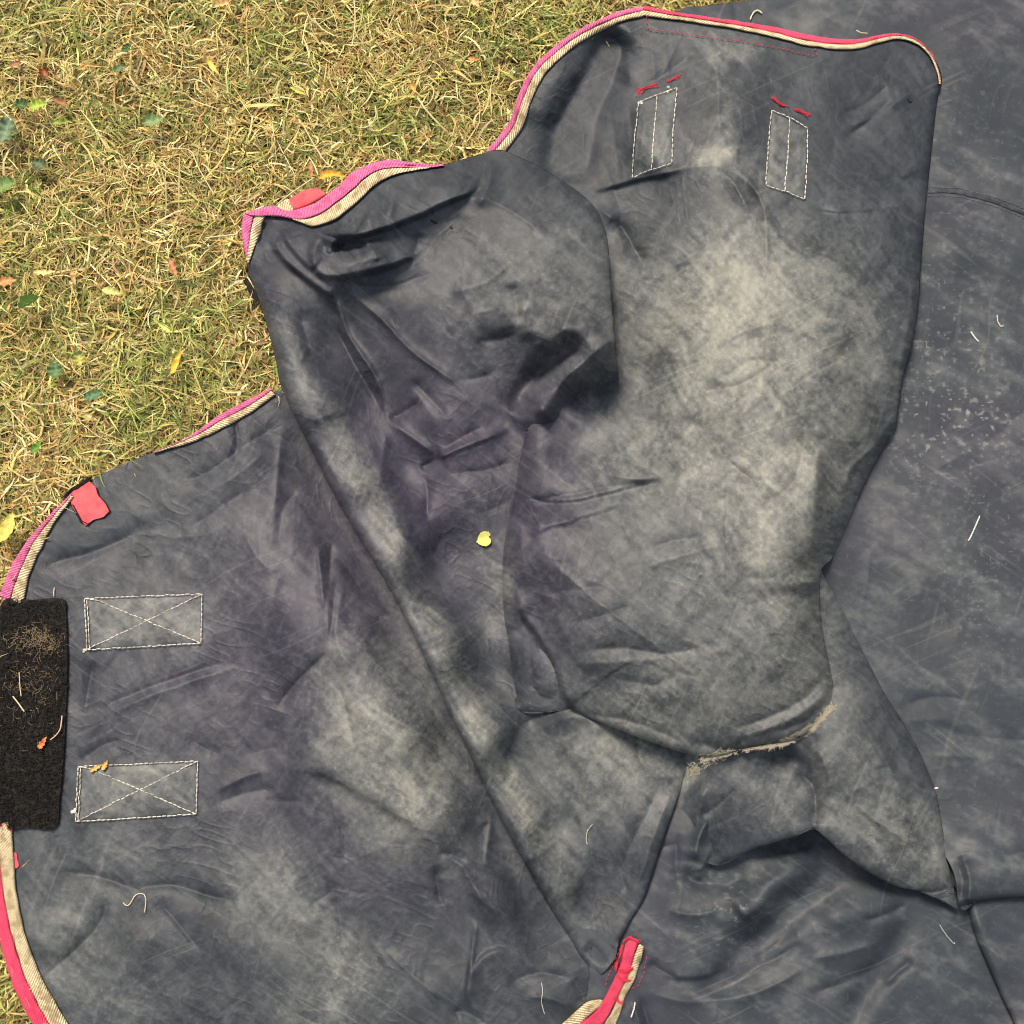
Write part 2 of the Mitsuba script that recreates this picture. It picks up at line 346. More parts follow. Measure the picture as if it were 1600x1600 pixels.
# ------------------------------------------------------------------ the rug's cloth
sheets = {}
sheets['back_panel'] = Sheet(
    [(1020, 60), (1062, 16), (1100, 9), (1150, 3), (1250, -10), (1500, -50), (1850, -120), (1850, 700), (1850, 1390), (1700, 1398), (1600, 1403), (1560, 1405), (1525, 1410), (1500, 1418), (1470, 1330), (1300, 1200), (1150, 700), (1060, 300)],
    [(1000, 0, 2), (1500, 0, 2.1), (1800, 0, 2), (1200, 500, 1.6), (1480, 300, 2.4), (1600, 330, 2.3), (1520, 450, 1.7), (1600, 600, 2.0), (1450, 700, 1.7), (1550, 850, 2.2), (1400, 900, 1.5), (1600, 1000, 1.9),
     (1500, 1100, 2.3), (1600, 1200, 2.5), (1520, 1350, 2.9), (1620, 1350, 3.1), (1800, 1300, 2.6), (1300, 1100, 1.5), (1400, 1280, 1.6)],
    [L(.18, 4, 60, (1850, 420), (1610, 337), (1560, 315), (1500, 298), (1440, 296)), R(.06, 6, (1440, 300), (1500, 297), (1560, 313), (1620, 338)),
     G(.55, 45, (1430, 130), (1560, 250), (1640, 330)), G(-.5, 40, (1440, 240), (1540, 300), (1610, 400)), G(.5, 50, (1440, 420), (1540, 380), (1640, 420)),
     R(-.18, 10, (1490, 720), (1560, 680), (1640, 600)), R(.16, 10, (1440, 745), (1530, 700), (1620, 690)), R(-.2, 12, (1480, 740), (1550, 720), (1640, 700)), G(-.35, 35, (1460, 560), (1540, 520), (1640, 500)),
     R(-.25, 9, (1400, 1105), (1460, 1090), (1530, 1100)), R(.2, 12, (1400, 1130), (1480, 1125), (1560, 1150)), R(-.22, 8, (1460, 1130), (1520, 1150), (1640, 1158)), R(.2, 10, (1440, 1180), (1540, 1185), (1640, 1200)),
     G(.5, 45, (1480, 1060), (1560, 1050), (1680, 1080)), G(-.35, 45, (1330, 930), (1420, 960), (1500, 1000)), R(-.2, 8, (1440, 920), (1480, 960), (1500, 985)),
     R(.6, 6, (1503, 1335), (1514, 1370), (1514, 1412), t=.1), R(-.5, 5, (1494, 1345), (1503, 1375), (1500, 1410)), R(-.25, 8, (1550, 1345), (1600, 1332), (1660, 1335)), R(.2, 10, (1490, 1310), (1560, 1345), (1620, 1350)), G(.35, 22, (1500, 1370), (1600, 1360), (1700, 1350)),
     R(-.2, 9, (1200, 30), (1240, 10), (1290, -10)), R(.15, 9, (1250, 50), (1320, 15), (1400, 5)), R(.16, 8, (1480, 60), (1540, 50), (1620, 70)), R(-.22, 16, (1560, 60), (1580, 100), (1640, 120))],
    folds=[([(1850, 1390), (1700, 1398), (1600, 1403), (1560, 1405), (1525, 1410), (1500, 1418)], 16, 1.3)], amp=1.2, seed=100, relief=1.3, density=.35)

sheets['corner_panel'] = Sheet(
    [(1470, 1330), (1508, 1410), (1522, 1455), (1540, 1500), (1566, 1560), (1590, 1615), (1630, 1760), (1860, 1760), (1860, 1300), (1600, 1300)],
    [(1500, 1340, 1.2), (1700, 1340, 1.4), (1540, 1450, 1.9), (1600, 1500, 1.8), (1700, 1600, 1.8), (1620, 1680, 2.0), (1800, 1700, 1.8)],
    [G(.4, 14, (1520, 1410), (1545, 1470), (1580, 1540)), R(-.2, 10, (1600, 1440), (1650, 1520), (1680, 1600))],
    folds=[([(1508, 1400), (1522, 1455), (1540, 1500), (1566, 1560), (1590, 1615), (1630, 1760)], 13, 1.0)], amp=.8, seed=140)

sheets['lower_panel'] = Sheet(
    [(925, 1480), (955, 1400), (1000, 1280), (1100, 1230), (1300, 1230), (1500, 1330), (1600, 1400), (1760, 1500), (1760, 1760), (840, 1760), (880, 1620), (915, 1560)],
    [(1000, 1300, 1.1), (1050, 1310, 2.0), (1075, 1280, 2.0), (1000, 1380, 1.2), (1200, 1280, .4), (1270, 1315, .4), (1400, 1340, .7), (1500, 1400, .9), (1560, 1560, .9), (1620, 1700, .9), (1150, 1460, 2.0), (1230, 1380, 2.0), (1050, 1500, 1.6), (960, 1500, 1.6), (1000, 1620, 1.3),
     (1350, 1500, 1.7), (1250, 1600, 1.5), (1450, 1600, 1.3), (1100, 1700, 1.4), (1300, 1420, 1.9), (900, 1700, 1.2)],
    [R(.75, 12, (1110, 1270), (1092, 1310), (1086, 1350)), R(-.75, 11, (1075, 1350), (1080, 1375), (1110, 1380), (1150, 1370)), G(-.9, 22, (1100, 1345), (1140, 1365), (1160, 1390)),
     L(.55, 5, 30, (1170, 1440), (1150, 1415), (1140, 1395)), G(.9, 26, (1290, 1335), (1215, 1375), (1175, 1420), (1110, 1450)), G(-.95, 26, (1360, 1330), (1270, 1400), (1205, 1455), (1130, 1530), (1070, 1580)),
     L(.3, 4, 40, (1240, 1450), (1170, 1500), (1110, 1525), (1060, 1530), (1010, 1515)), R(.28, 10, (1000, 1548), (1080, 1565), (1180, 1552), (1280, 1500)), R(-.3, 8, (1090, 1545), (1180, 1512), (1260, 1470)),
     G(-.55, 20, (1430, 1410), (1395, 1490), (1340, 1570), (1320, 1640)), R(-.35, 7, (1430, 1497), (1400, 1520), (1380, 1540)), G(.5, 28, (1270, 1440), (1340, 1430), (1420, 1420)), R(-.3, 7, (1340, 1440), (1380, 1430), (1420, 1410)),
     R(-.35, 6, (1000, 1555), (1010, 1590), (1030, 1650)), R(.3, 7, (985, 1560), (1000, 1600), (1010, 1660)), R(-.25, 6, (1012, 1500), (1030, 1515), (1060, 1530)), G(-.5, 22, (1490, 1420), (1540, 1530), (1590, 1640)),
     R(-.22, 7, (1060, 1300), (1056, 1340), (1062, 1400)), R(.25, 8, (1040, 1420), (1090, 1430), (1130, 1420)), R(-.25, 9, (1250, 1560), (1330, 1530), (1400, 1500)), R(.2, 9, (1260, 1500), (1320, 1490), (1380, 1470))],
    amp=.8, seed=160, relief=2.3, density=.5)

sheets['chest_flap'] = Sheet(
    [(470, 590), (430, 612), (400, 628), (350, 656), (305, 682), (265, 697), (210, 718), (150, 746), (108, 776), (78, 808), (48, 852), (26, 895), (10, 935), (-4, 990), (-10, 1080), (-14, 1180), (-8, 1290), (4, 1360), (14, 1420),
     (30, 1490), (52, 1545), (80, 1600), (120, 1660), (180, 1770), (870, 1770), (930, 1600), (975, 1500), (900, 1380), (800, 1150), (680, 900), (560, 660)],
    [(400, 640, 1.9), (250, 710, 1.7), (110, 780, 1.9), (30, 900, 1.6), (0, 1100, 1.8), (10, 1400, 1.5), (90, 1600, 1.5), (200, 1750, 1.4), (500, 1750, 1.4), (800, 1750, 1.3), (900, 1580, 1.3), (950, 1500, 1.2),
     (850, 1450, .9), (400, 700, 2.6), (462, 830, 3.0), (522, 920, 3.6), (568, 1010, 4.4), (635, 1150, 5.2), (700, 1290, 4.2), (775, 1415, 2.9), (465, 690, .8), (525, 810, .7), (585, 910, .6), (635, 1005, .6), (705, 1155, .5), (770, 1290, .6), (680, 1000, .3), (760, 1150, .3), (840, 1330, .5), (435, 630, 1.3), (300, 850, 2.1), (220, 1000, 2.0), (220, 1240, 2.0), (400, 1000, 2.6), (500, 1080, 3.4), (590, 1190, 4.6), (630, 1290, 3.9),
     (480, 1300, 1.7), (580, 1380, 1.9), (700, 1380, 2.2), (760, 1440, 2.0), (400, 1450, 2.3), (300, 1350, 1.9), (200, 1450, 2.0), (550, 1550, 1.8), (720, 1540, 2.2), (820, 1540, 1.5), (350, 1600, 1.8), (330, 1180, 1.9)],
    [L(.9, 8, 60, (680, 1330), (640, 1290), (560, 1240), (500, 1210), (440, 1200)), R(.3, 9, (610, 1195), (630, 1250), (655, 1310), (680, 1350)),
     R(-.55, 9, (430, 1110), (465, 1065), (500, 1030), (515, 1010)), R(.4, 12, (510, 890), (513, 960), (512, 1010)), R(-.4, 9, (525, 890), (520, 960), (514, 1020)), R(.45, 5, (497, 850), (502, 905), (507, 955)), R(-.35, 5, (518, 840), (514, 900), (509, 950)),
     R(-.3, 8, (515, 1030), (535, 1090), (550, 1150), (560, 1200)), R(.3, 10, (540, 900), (525, 990), (548, 1060)), G(.5, 30, (400, 900), (450, 960), (440, 1060)), G(-.35, 25, (430, 1110), (420, 1160), (370, 1190)),
     R(-.45, 7, (680, 1350), (685, 1390), (692, 1415)), R(.45, 10, (700, 1340), (720, 1350), (760, 1420)), R(-.35, 7, (680, 1338), (705, 1335), (730, 1350)), R(.3, 4, (745, 1430), (740, 1480), (730, 1540)), L(.4, 4, 30, (725, 1570), (735, 1520), (760, 1490), (800, 1480)),
     R(.3, 6, (740, 1300), (765, 1280), (758, 1360)), R(.22, 6, (520, 1240), (527, 1290), (530, 1340)), R(-.25, 7, (535, 1270), (540, 1310), (540, 1350)), R(-.2, 7, (480, 1420), (510, 1400), (530, 1380)), R(-.25, 8, (525, 1400), (532, 1440), (535, 1480)),
     R(-.5, 10, (90, 1362), (150, 1370), (200, 1385), (230, 1395)), R(-.45, 10, (200, 1390), (260, 1382), (330, 1400), (380, 1410)), R(-.42, 9, (175, 1400), (155, 1445), (125, 1480), (60, 1535)), R(-.3, 9, (240, 1400), (275, 1440), (320, 1490)), G(.4, 28, (100, 1420), (90, 1460), (60, 1500)), G(.35, 28, (230, 1430), (210, 1500), (150, 1540)), G(.35, 30, (330, 1440), (400, 1510), (440, 1580)),
     R(-.5, 12, (55, 900), (85, 880), (130, 868), (190, 845), (230, 820)), R(-.4, 12, (130, 1120), (140, 1070), (150, 1030)), R(-.35, 8, (370, 1030), (330, 1042), (250, 1068), (150, 1108)), R(.3, 8, (380, 1040), (330, 1055), (240, 1084), (160, 1120)), R(-.3, 9, (120, 1190), (170, 1160), (200, 1155)), R(-.22, 7, (290, 1150), (320, 1170), (350, 1180)),
     R(-.5, 14, (450, 660), (400, 685), (330, 735), (270, 762)), R(.35, 14, (430, 690), (370, 740), (290, 790)), R(-.3, 10, (400, 760), (350, 790), (290, 830)), R(.25, 8, (440, 660), (435, 740), (425, 830)), R(-.25, 9, (470, 760), (440, 800), (435, 860)), R(.25, 10, (430, 900), (400, 870), (380, 830)),
     R(-.25, 6, (365, 650), (370, 690), (360, 730)), G(-.4, 30, (230, 800), (240, 860), (210, 900)), R(-.2, 6, (445, 880), (430, 920), (425, 960)), R(.22, 6, (330, 1240), (370, 1220), (420, 1200)), R(-.22, 9, (330, 1260), (380, 1240), (440, 1230)),
     R(-.35, 7, (790, 1540), (840, 1520), (900, 1530)), R(-.3, 7, (890, 1530), (905, 1545), (915, 1570)), R(.3, 8, (820, 1560), (860, 1560), (900, 1580)), R(-.35, 8, (700, 1590), (720, 1580), (760, 1600)), G(-.5, 24, (770, 1300), (830, 1430), (890, 1530)), R(.25, 9, (600, 1480), (640, 1520), (700, 1570)), R(-.22, 8, (420, 1560), (470, 1590), (540, 1610))],
    amp=1.0, seed=200, relief=1.8, gain=1.7, density=.6)

sheets['flank_fold'] = Sheet(
    [(1040, 1290), (1062, 1210), (1090, 1140), (1180, 1080), (1230, 950), (1270, 880), (1290, 905), (1312, 942), (1345, 1010), (1380, 1080), (1412, 1130), (1440, 1182), (1462, 1238), (1472, 1290), (1480, 1340), (1488, 1375), (1494, 1400), (1496, 1420),
     (1470, 1405), (1440, 1393), (1400, 1385), (1360, 1365), (1320, 1338), (1290, 1310), (1272, 1296), (1240, 1308), (1200, 1320), (1160, 1335), (1125, 1352), (1096, 1344), (1070, 1330), (1050, 1315)],
    [(1050, 1310, .8), (1070, 1200, 2.3), (1105, 1260, 2.8), (1090, 1340, 1.4), (1130, 1340, 2.2), (1200, 1310, 4.0), (1200, 1240, 3.9), (1130, 1190, 3.6), (1250, 1200, 4.0), (1268, 1280, 4.6), (1290, 1200, 5.2), (1300, 1120, 5.6), (1290, 920, 2.3), (1330, 1000, 2.5),
     (1380, 1080, 2.7), (1440, 1190, 3.0), (1400, 1250, 4.5), (1330, 1280, 4.6), (1300, 1300, 4.6), (1470, 1300, 3.2), (1490, 1390, 2.4), (1430, 1380, 3.0), (1340, 1150, 5.4), (1200, 1080, 4.5)],
    [R(-1.0, 14, (1240, 1205), (1268, 1225), (1274, 1260), (1272, 1296)), R(.5, 14, (1270, 1160), (1290, 1200), (1296, 1250)), R(.55, 10, (1110, 1220), (1092, 1260), (1086, 1330)), G(-.6, 16, (1190, 1180), (1240, 1190), (1275, 1215)),
     R(-.3, 8, (1160, 1225), (1120, 1260), (1080, 1280)), R(.25, 8, (1310, 1080), (1370, 1160), (1420, 1260)), R(.22, 9, (1340, 1030), (1400, 1150), (1450, 1260)), R(-.25, 9, (1410, 1280), (1440, 1300), (1465, 1340)), R(-.5, 7, (1435, 1395), (1460, 1396), (1488, 1385)), R(.3, 10, (1330, 1250), (1380, 1290), (1440, 1330))],
    folds=[([(1290, 905), (1312, 942), (1345, 1010), (1380, 1080), (1412, 1130), (1440, 1182), (1462, 1238), (1480, 1340), (1494, 1400)], 16, 1.4),
           ([(1440, 1393), (1400, 1385), (1360, 1365), (1320, 1338), (1290, 1310), (1272, 1296)], 16, .9), ([(1272, 1296), (1240, 1308), (1200, 1320), (1160, 1335), (1125, 1352)], 14, .7)], amp=.8, seed=240, relief=1.9, gain=1.8, density=1.4)

sheets['shoulder_fold'] = Sheet(
    [(385, 336), (415, 331), (450, 337), (485, 334), (520, 314), (545, 292), (568, 272), (600, 259), (640, 259), (690, 257), (740, 244), (775, 234), (800, 240), (850, 265), (900, 297), (930, 325), (946, 360), (952, 400), (955, 460), (960, 520), (963, 560), (968, 600), (974, 634),
     (1010, 700), (1060, 900), (1100, 1120), (1095, 1180), (1074, 1200), (1058, 1250), (1034, 1320), (1010, 1395), (985, 1440), (968, 1470), (960, 1500), (930, 1526),
     (905, 1500), (860, 1420), (785, 1285), (720, 1150), (650, 1000), (600, 905), (540, 805), (510, 750), (480, 690), (455, 640), (438, 600), (430, 560), (417, 510), (405, 470), (395, 445), (386, 425), (390, 400), (400, 370), (388, 350)],
    [(385, 340, 3.2), (400, 400, 3.6), (450, 345, 4.0), (500, 330, 5.4), (560, 285, 5.4), (620, 262, 5.0), (700, 262, 5.2), (770, 240, 4.0), (850, 280, 5.0), (930, 350, 5.6), (945, 480, 6.2), (955, 560, 6.0), (940, 520, 7.4), (890, 580, 7.0), (840, 645, 6.0), (935, 590, 3.6), (900, 625, 2.6), (960, 625, 1.4), (971, 608, 1.5), (1000, 700, 1.0), (1000, 900, .8), (1050, 1100, 1.2),
     (560, 325, 6.4), (640, 310, 6.2), (720, 290, 5.8), (560, 420, 6.0), (620, 390, 5.6), (520, 430, 5.4), (470, 430, 4.6), (700, 360, 5.2), (560, 470, 4.6), (640, 480, 5.2), (760, 430, 6.2), (860, 420, 6.9), (780, 500, 5.8), (860, 520, 5.8), (680, 560, 4.4), (760, 570, 4.2), (800, 600, 3.4), (850, 580, 4.2), (605, 650, 2.6), (570, 540, 3.6), (530, 500, 3.2), (680, 650, 3.8), (740, 660, 3.6), (800, 650, 3.0), (830, 660, 3.8), (815, 700, 2.8), (720, 740, 3.4), (690, 800, 2.9), (760, 800, 2.8), (760, 900, 2.0), (770, 1000, 1.5), (785, 1080, 1.1),
     (408, 470, 3.8), (430, 560, 4.2), (440, 605, 4.4), (480, 690, 4.5), (540, 805, 4.6), (600, 905, 4.6), (650, 1000, 4.4), (720, 1150, 4.1), (785, 1285, 3.5), (860, 1420, 2.6),
     (430, 460, 4.6), (460, 555, 5.0), (498, 635, 5.2), (563, 755, 5.4), (628, 875, 5.4), (698, 1015, 5.1), (767, 1155, 4.7), (833, 1285, 4.0), (890, 1395, 3.2), (930, 1490, 2.0),
     (510, 540, 2.9), (570, 640, 2.4), (632, 740, 2.0), (690, 870, 1.4), (748, 970, .7), (775, 1060, .5), (812, 1180, .9), (865, 1290, 1.3), (915, 1400, 1.3), (850, 1040, 3.0), (830, 1000, 2.6), (860, 1120, 2.6), (900, 1180, 3.0), (950, 1300, 2.9), (1040, 1230, 2.6), (1000, 1330, 2.5), (960, 1440, 2.1), (1060, 1180, 2.6)],
    [L(1.05, 4, 34, (775, 262), (740, 300), (690, 322), (640, 343), (600, 358), (560, 371), (520, 369), (492, 357), t=.3), L(1.0, 4, 34, (665, 388), (640, 405), (600, 420), (545, 433), (505, 433), (489, 418), (484, 395), (490, 370), t=.2), G(.5, 20, (510, 412), (560, 412), (620, 395)), G(-.9, 11, (515, 385), (540, 388), (575, 384)), G(-.8, 14, (490, 385), (530, 395), (560, 390)), R(.5, 10, (520, 372), (515, 385), (512, 400)),
     L(.9, 4, 26, (525, 470), (490, 445), (455, 418), (430, 392), (424, 366), t=.12), L(.6, 4, 20, (490, 425), (465, 402), (446, 378), (441, 356), t=.12), R(-.5, 6, (410, 345), (413, 360), (405, 385)),
     R(.55, 5, (523, 440), (530, 480), (542, 520), (565, 555), (590, 595), (604, 650)), R(-.7, 12, (520, 500), (550, 560), (580, 610), (603, 655)), R(.35, 5, (530, 445), (585, 490), (640, 545), (700, 590), (755, 640)), R(.5, 8, (606, 655), (640, 680), (685, 712)), R(-.5, 10, (606, 655), (630, 645), (660, 625)), R(-.35, 9, (640, 590), (670, 620), (700, 655)), R(.25, 8, (605, 660), (600, 700), (590, 760)),
     R(-.55, 6, (655, 732), (675, 722), (695, 710)), R(.5, 7, (665, 725), (720, 700), (800, 668)), R(-.35, 6, (664, 735), (667, 770), (668, 820)), R(-.3, 7, (690, 705), (730, 680), (760, 665)), R(-.3, 7, (700, 740), (760, 735), (808, 718)),
     G(.9, 20, (830, 545), (865, 520), (905, 505), (945, 510)), R(1.1, 14, (958, 520), (940, 545), (900, 575), (860, 615), (833, 652), s=7, t=.1), G(-2.3, 22, (915, 530), (872, 563), (835, 600), (798, 650), t=.2), R(.5, 12, (815, 470), (825, 500), (830, 535)), R(-.5, 14, (740, 535), (780, 530), (815, 520)), R(-.4, 12, (800, 440), (808, 480), (812, 510)), R(.3, 14, (880, 500), (870, 530), (850, 545)),
     R(.25, 6, (730, 300), (780, 320), (830, 350), (860, 380)), R(-.45, 9, (760, 250), (750, 285), (735, 310)), R(.4, 10, (770, 250), (762, 290), (745, 330)), R(.3, 8, (620, 290), (612, 320), (606, 345)), R(-.3, 8, (608, 285), (600, 320), (590, 345)), R(.25, 7, (560, 350), (600, 330), (610, 300)), R(-.25, 8, (780, 580), (750, 590), (700, 600)),
     R(-.3, 8, (640, 405), (650, 385), (655, 360)), R(.25, 8, (590, 410), (585, 395), (575, 385)), R(.3, 10, (700, 460), (760, 440), (800, 400)), R(-.35, 10, (530, 440), (600, 450), (680, 425)),
     R(-.3, 9, (470, 480), (475, 520), (490, 570)), R(.22, 8, (480, 660), (520, 645), (560, 630)), R(-.25, 8, (640, 810), (660, 850), (680, 880)), R(.25, 10, (560, 640), (600, 760), (650, 900)), R(-.3, 10, (670, 1020), (720, 1110), (760, 1180)), R(.22, 6, (810, 1350), (850, 1330), (870, 1310)), R(-.25, 8, (830, 1360), (870, 1440), (900, 1490)),
     R(-.4, 9, (810, 1135), (840, 1120), (880, 1100)), R(.4, 12, (860, 1130), (910, 1120), (950, 1150)), G(.6, 30, (815, 1000), (850, 1060), (850, 1100)), R(-.3, 9, (1040, 1205), (1010, 1270), (985, 1320), (965, 1380)), R(.35, 9, (1058, 1215), (1030, 1285), (1000, 1370), (975, 1430)), R(-.25, 8, (965, 1340), (970, 1370), (985, 1400)), R(-.2, 8, (920, 1290), (925, 1340), (940, 1390)), R(.2, 10, (880, 1200), (900, 1260), (920, 1330)), R(-.3, 8, (910, 1480), (930, 1490), (945, 1510)), R(-.25, 7, (995, 1140), (997, 1170), (1000, 1200))],
    folds=[([(386, 425), (395, 445), (405, 470), (417, 510), (430, 560), (438, 600), (455, 640), (480, 690), (510, 750), (540, 805), (600, 905), (650, 1000), (720, 1150), (785, 1285), (860, 1420), (905, 1500), (930, 1526)], 17, 2.0),
           ([(740, 244), (775, 234), (800, 240), (850, 265), (900, 297), (930, 325), (946, 360), (952, 400), (955, 460), (960, 520), (963, 560)], 30, 2.6), ([(600, 259), (640, 259), (690, 257), (740, 244)], 14, .8),
           ([(1074, 1200), (1058, 1250), (1034, 1320), (1010, 1395), (985, 1440), (968, 1470)], 10, .6)], amp=.85, seed=300, relief=1.8, gain=1.9, tuck=(.030, 15), density=.7)

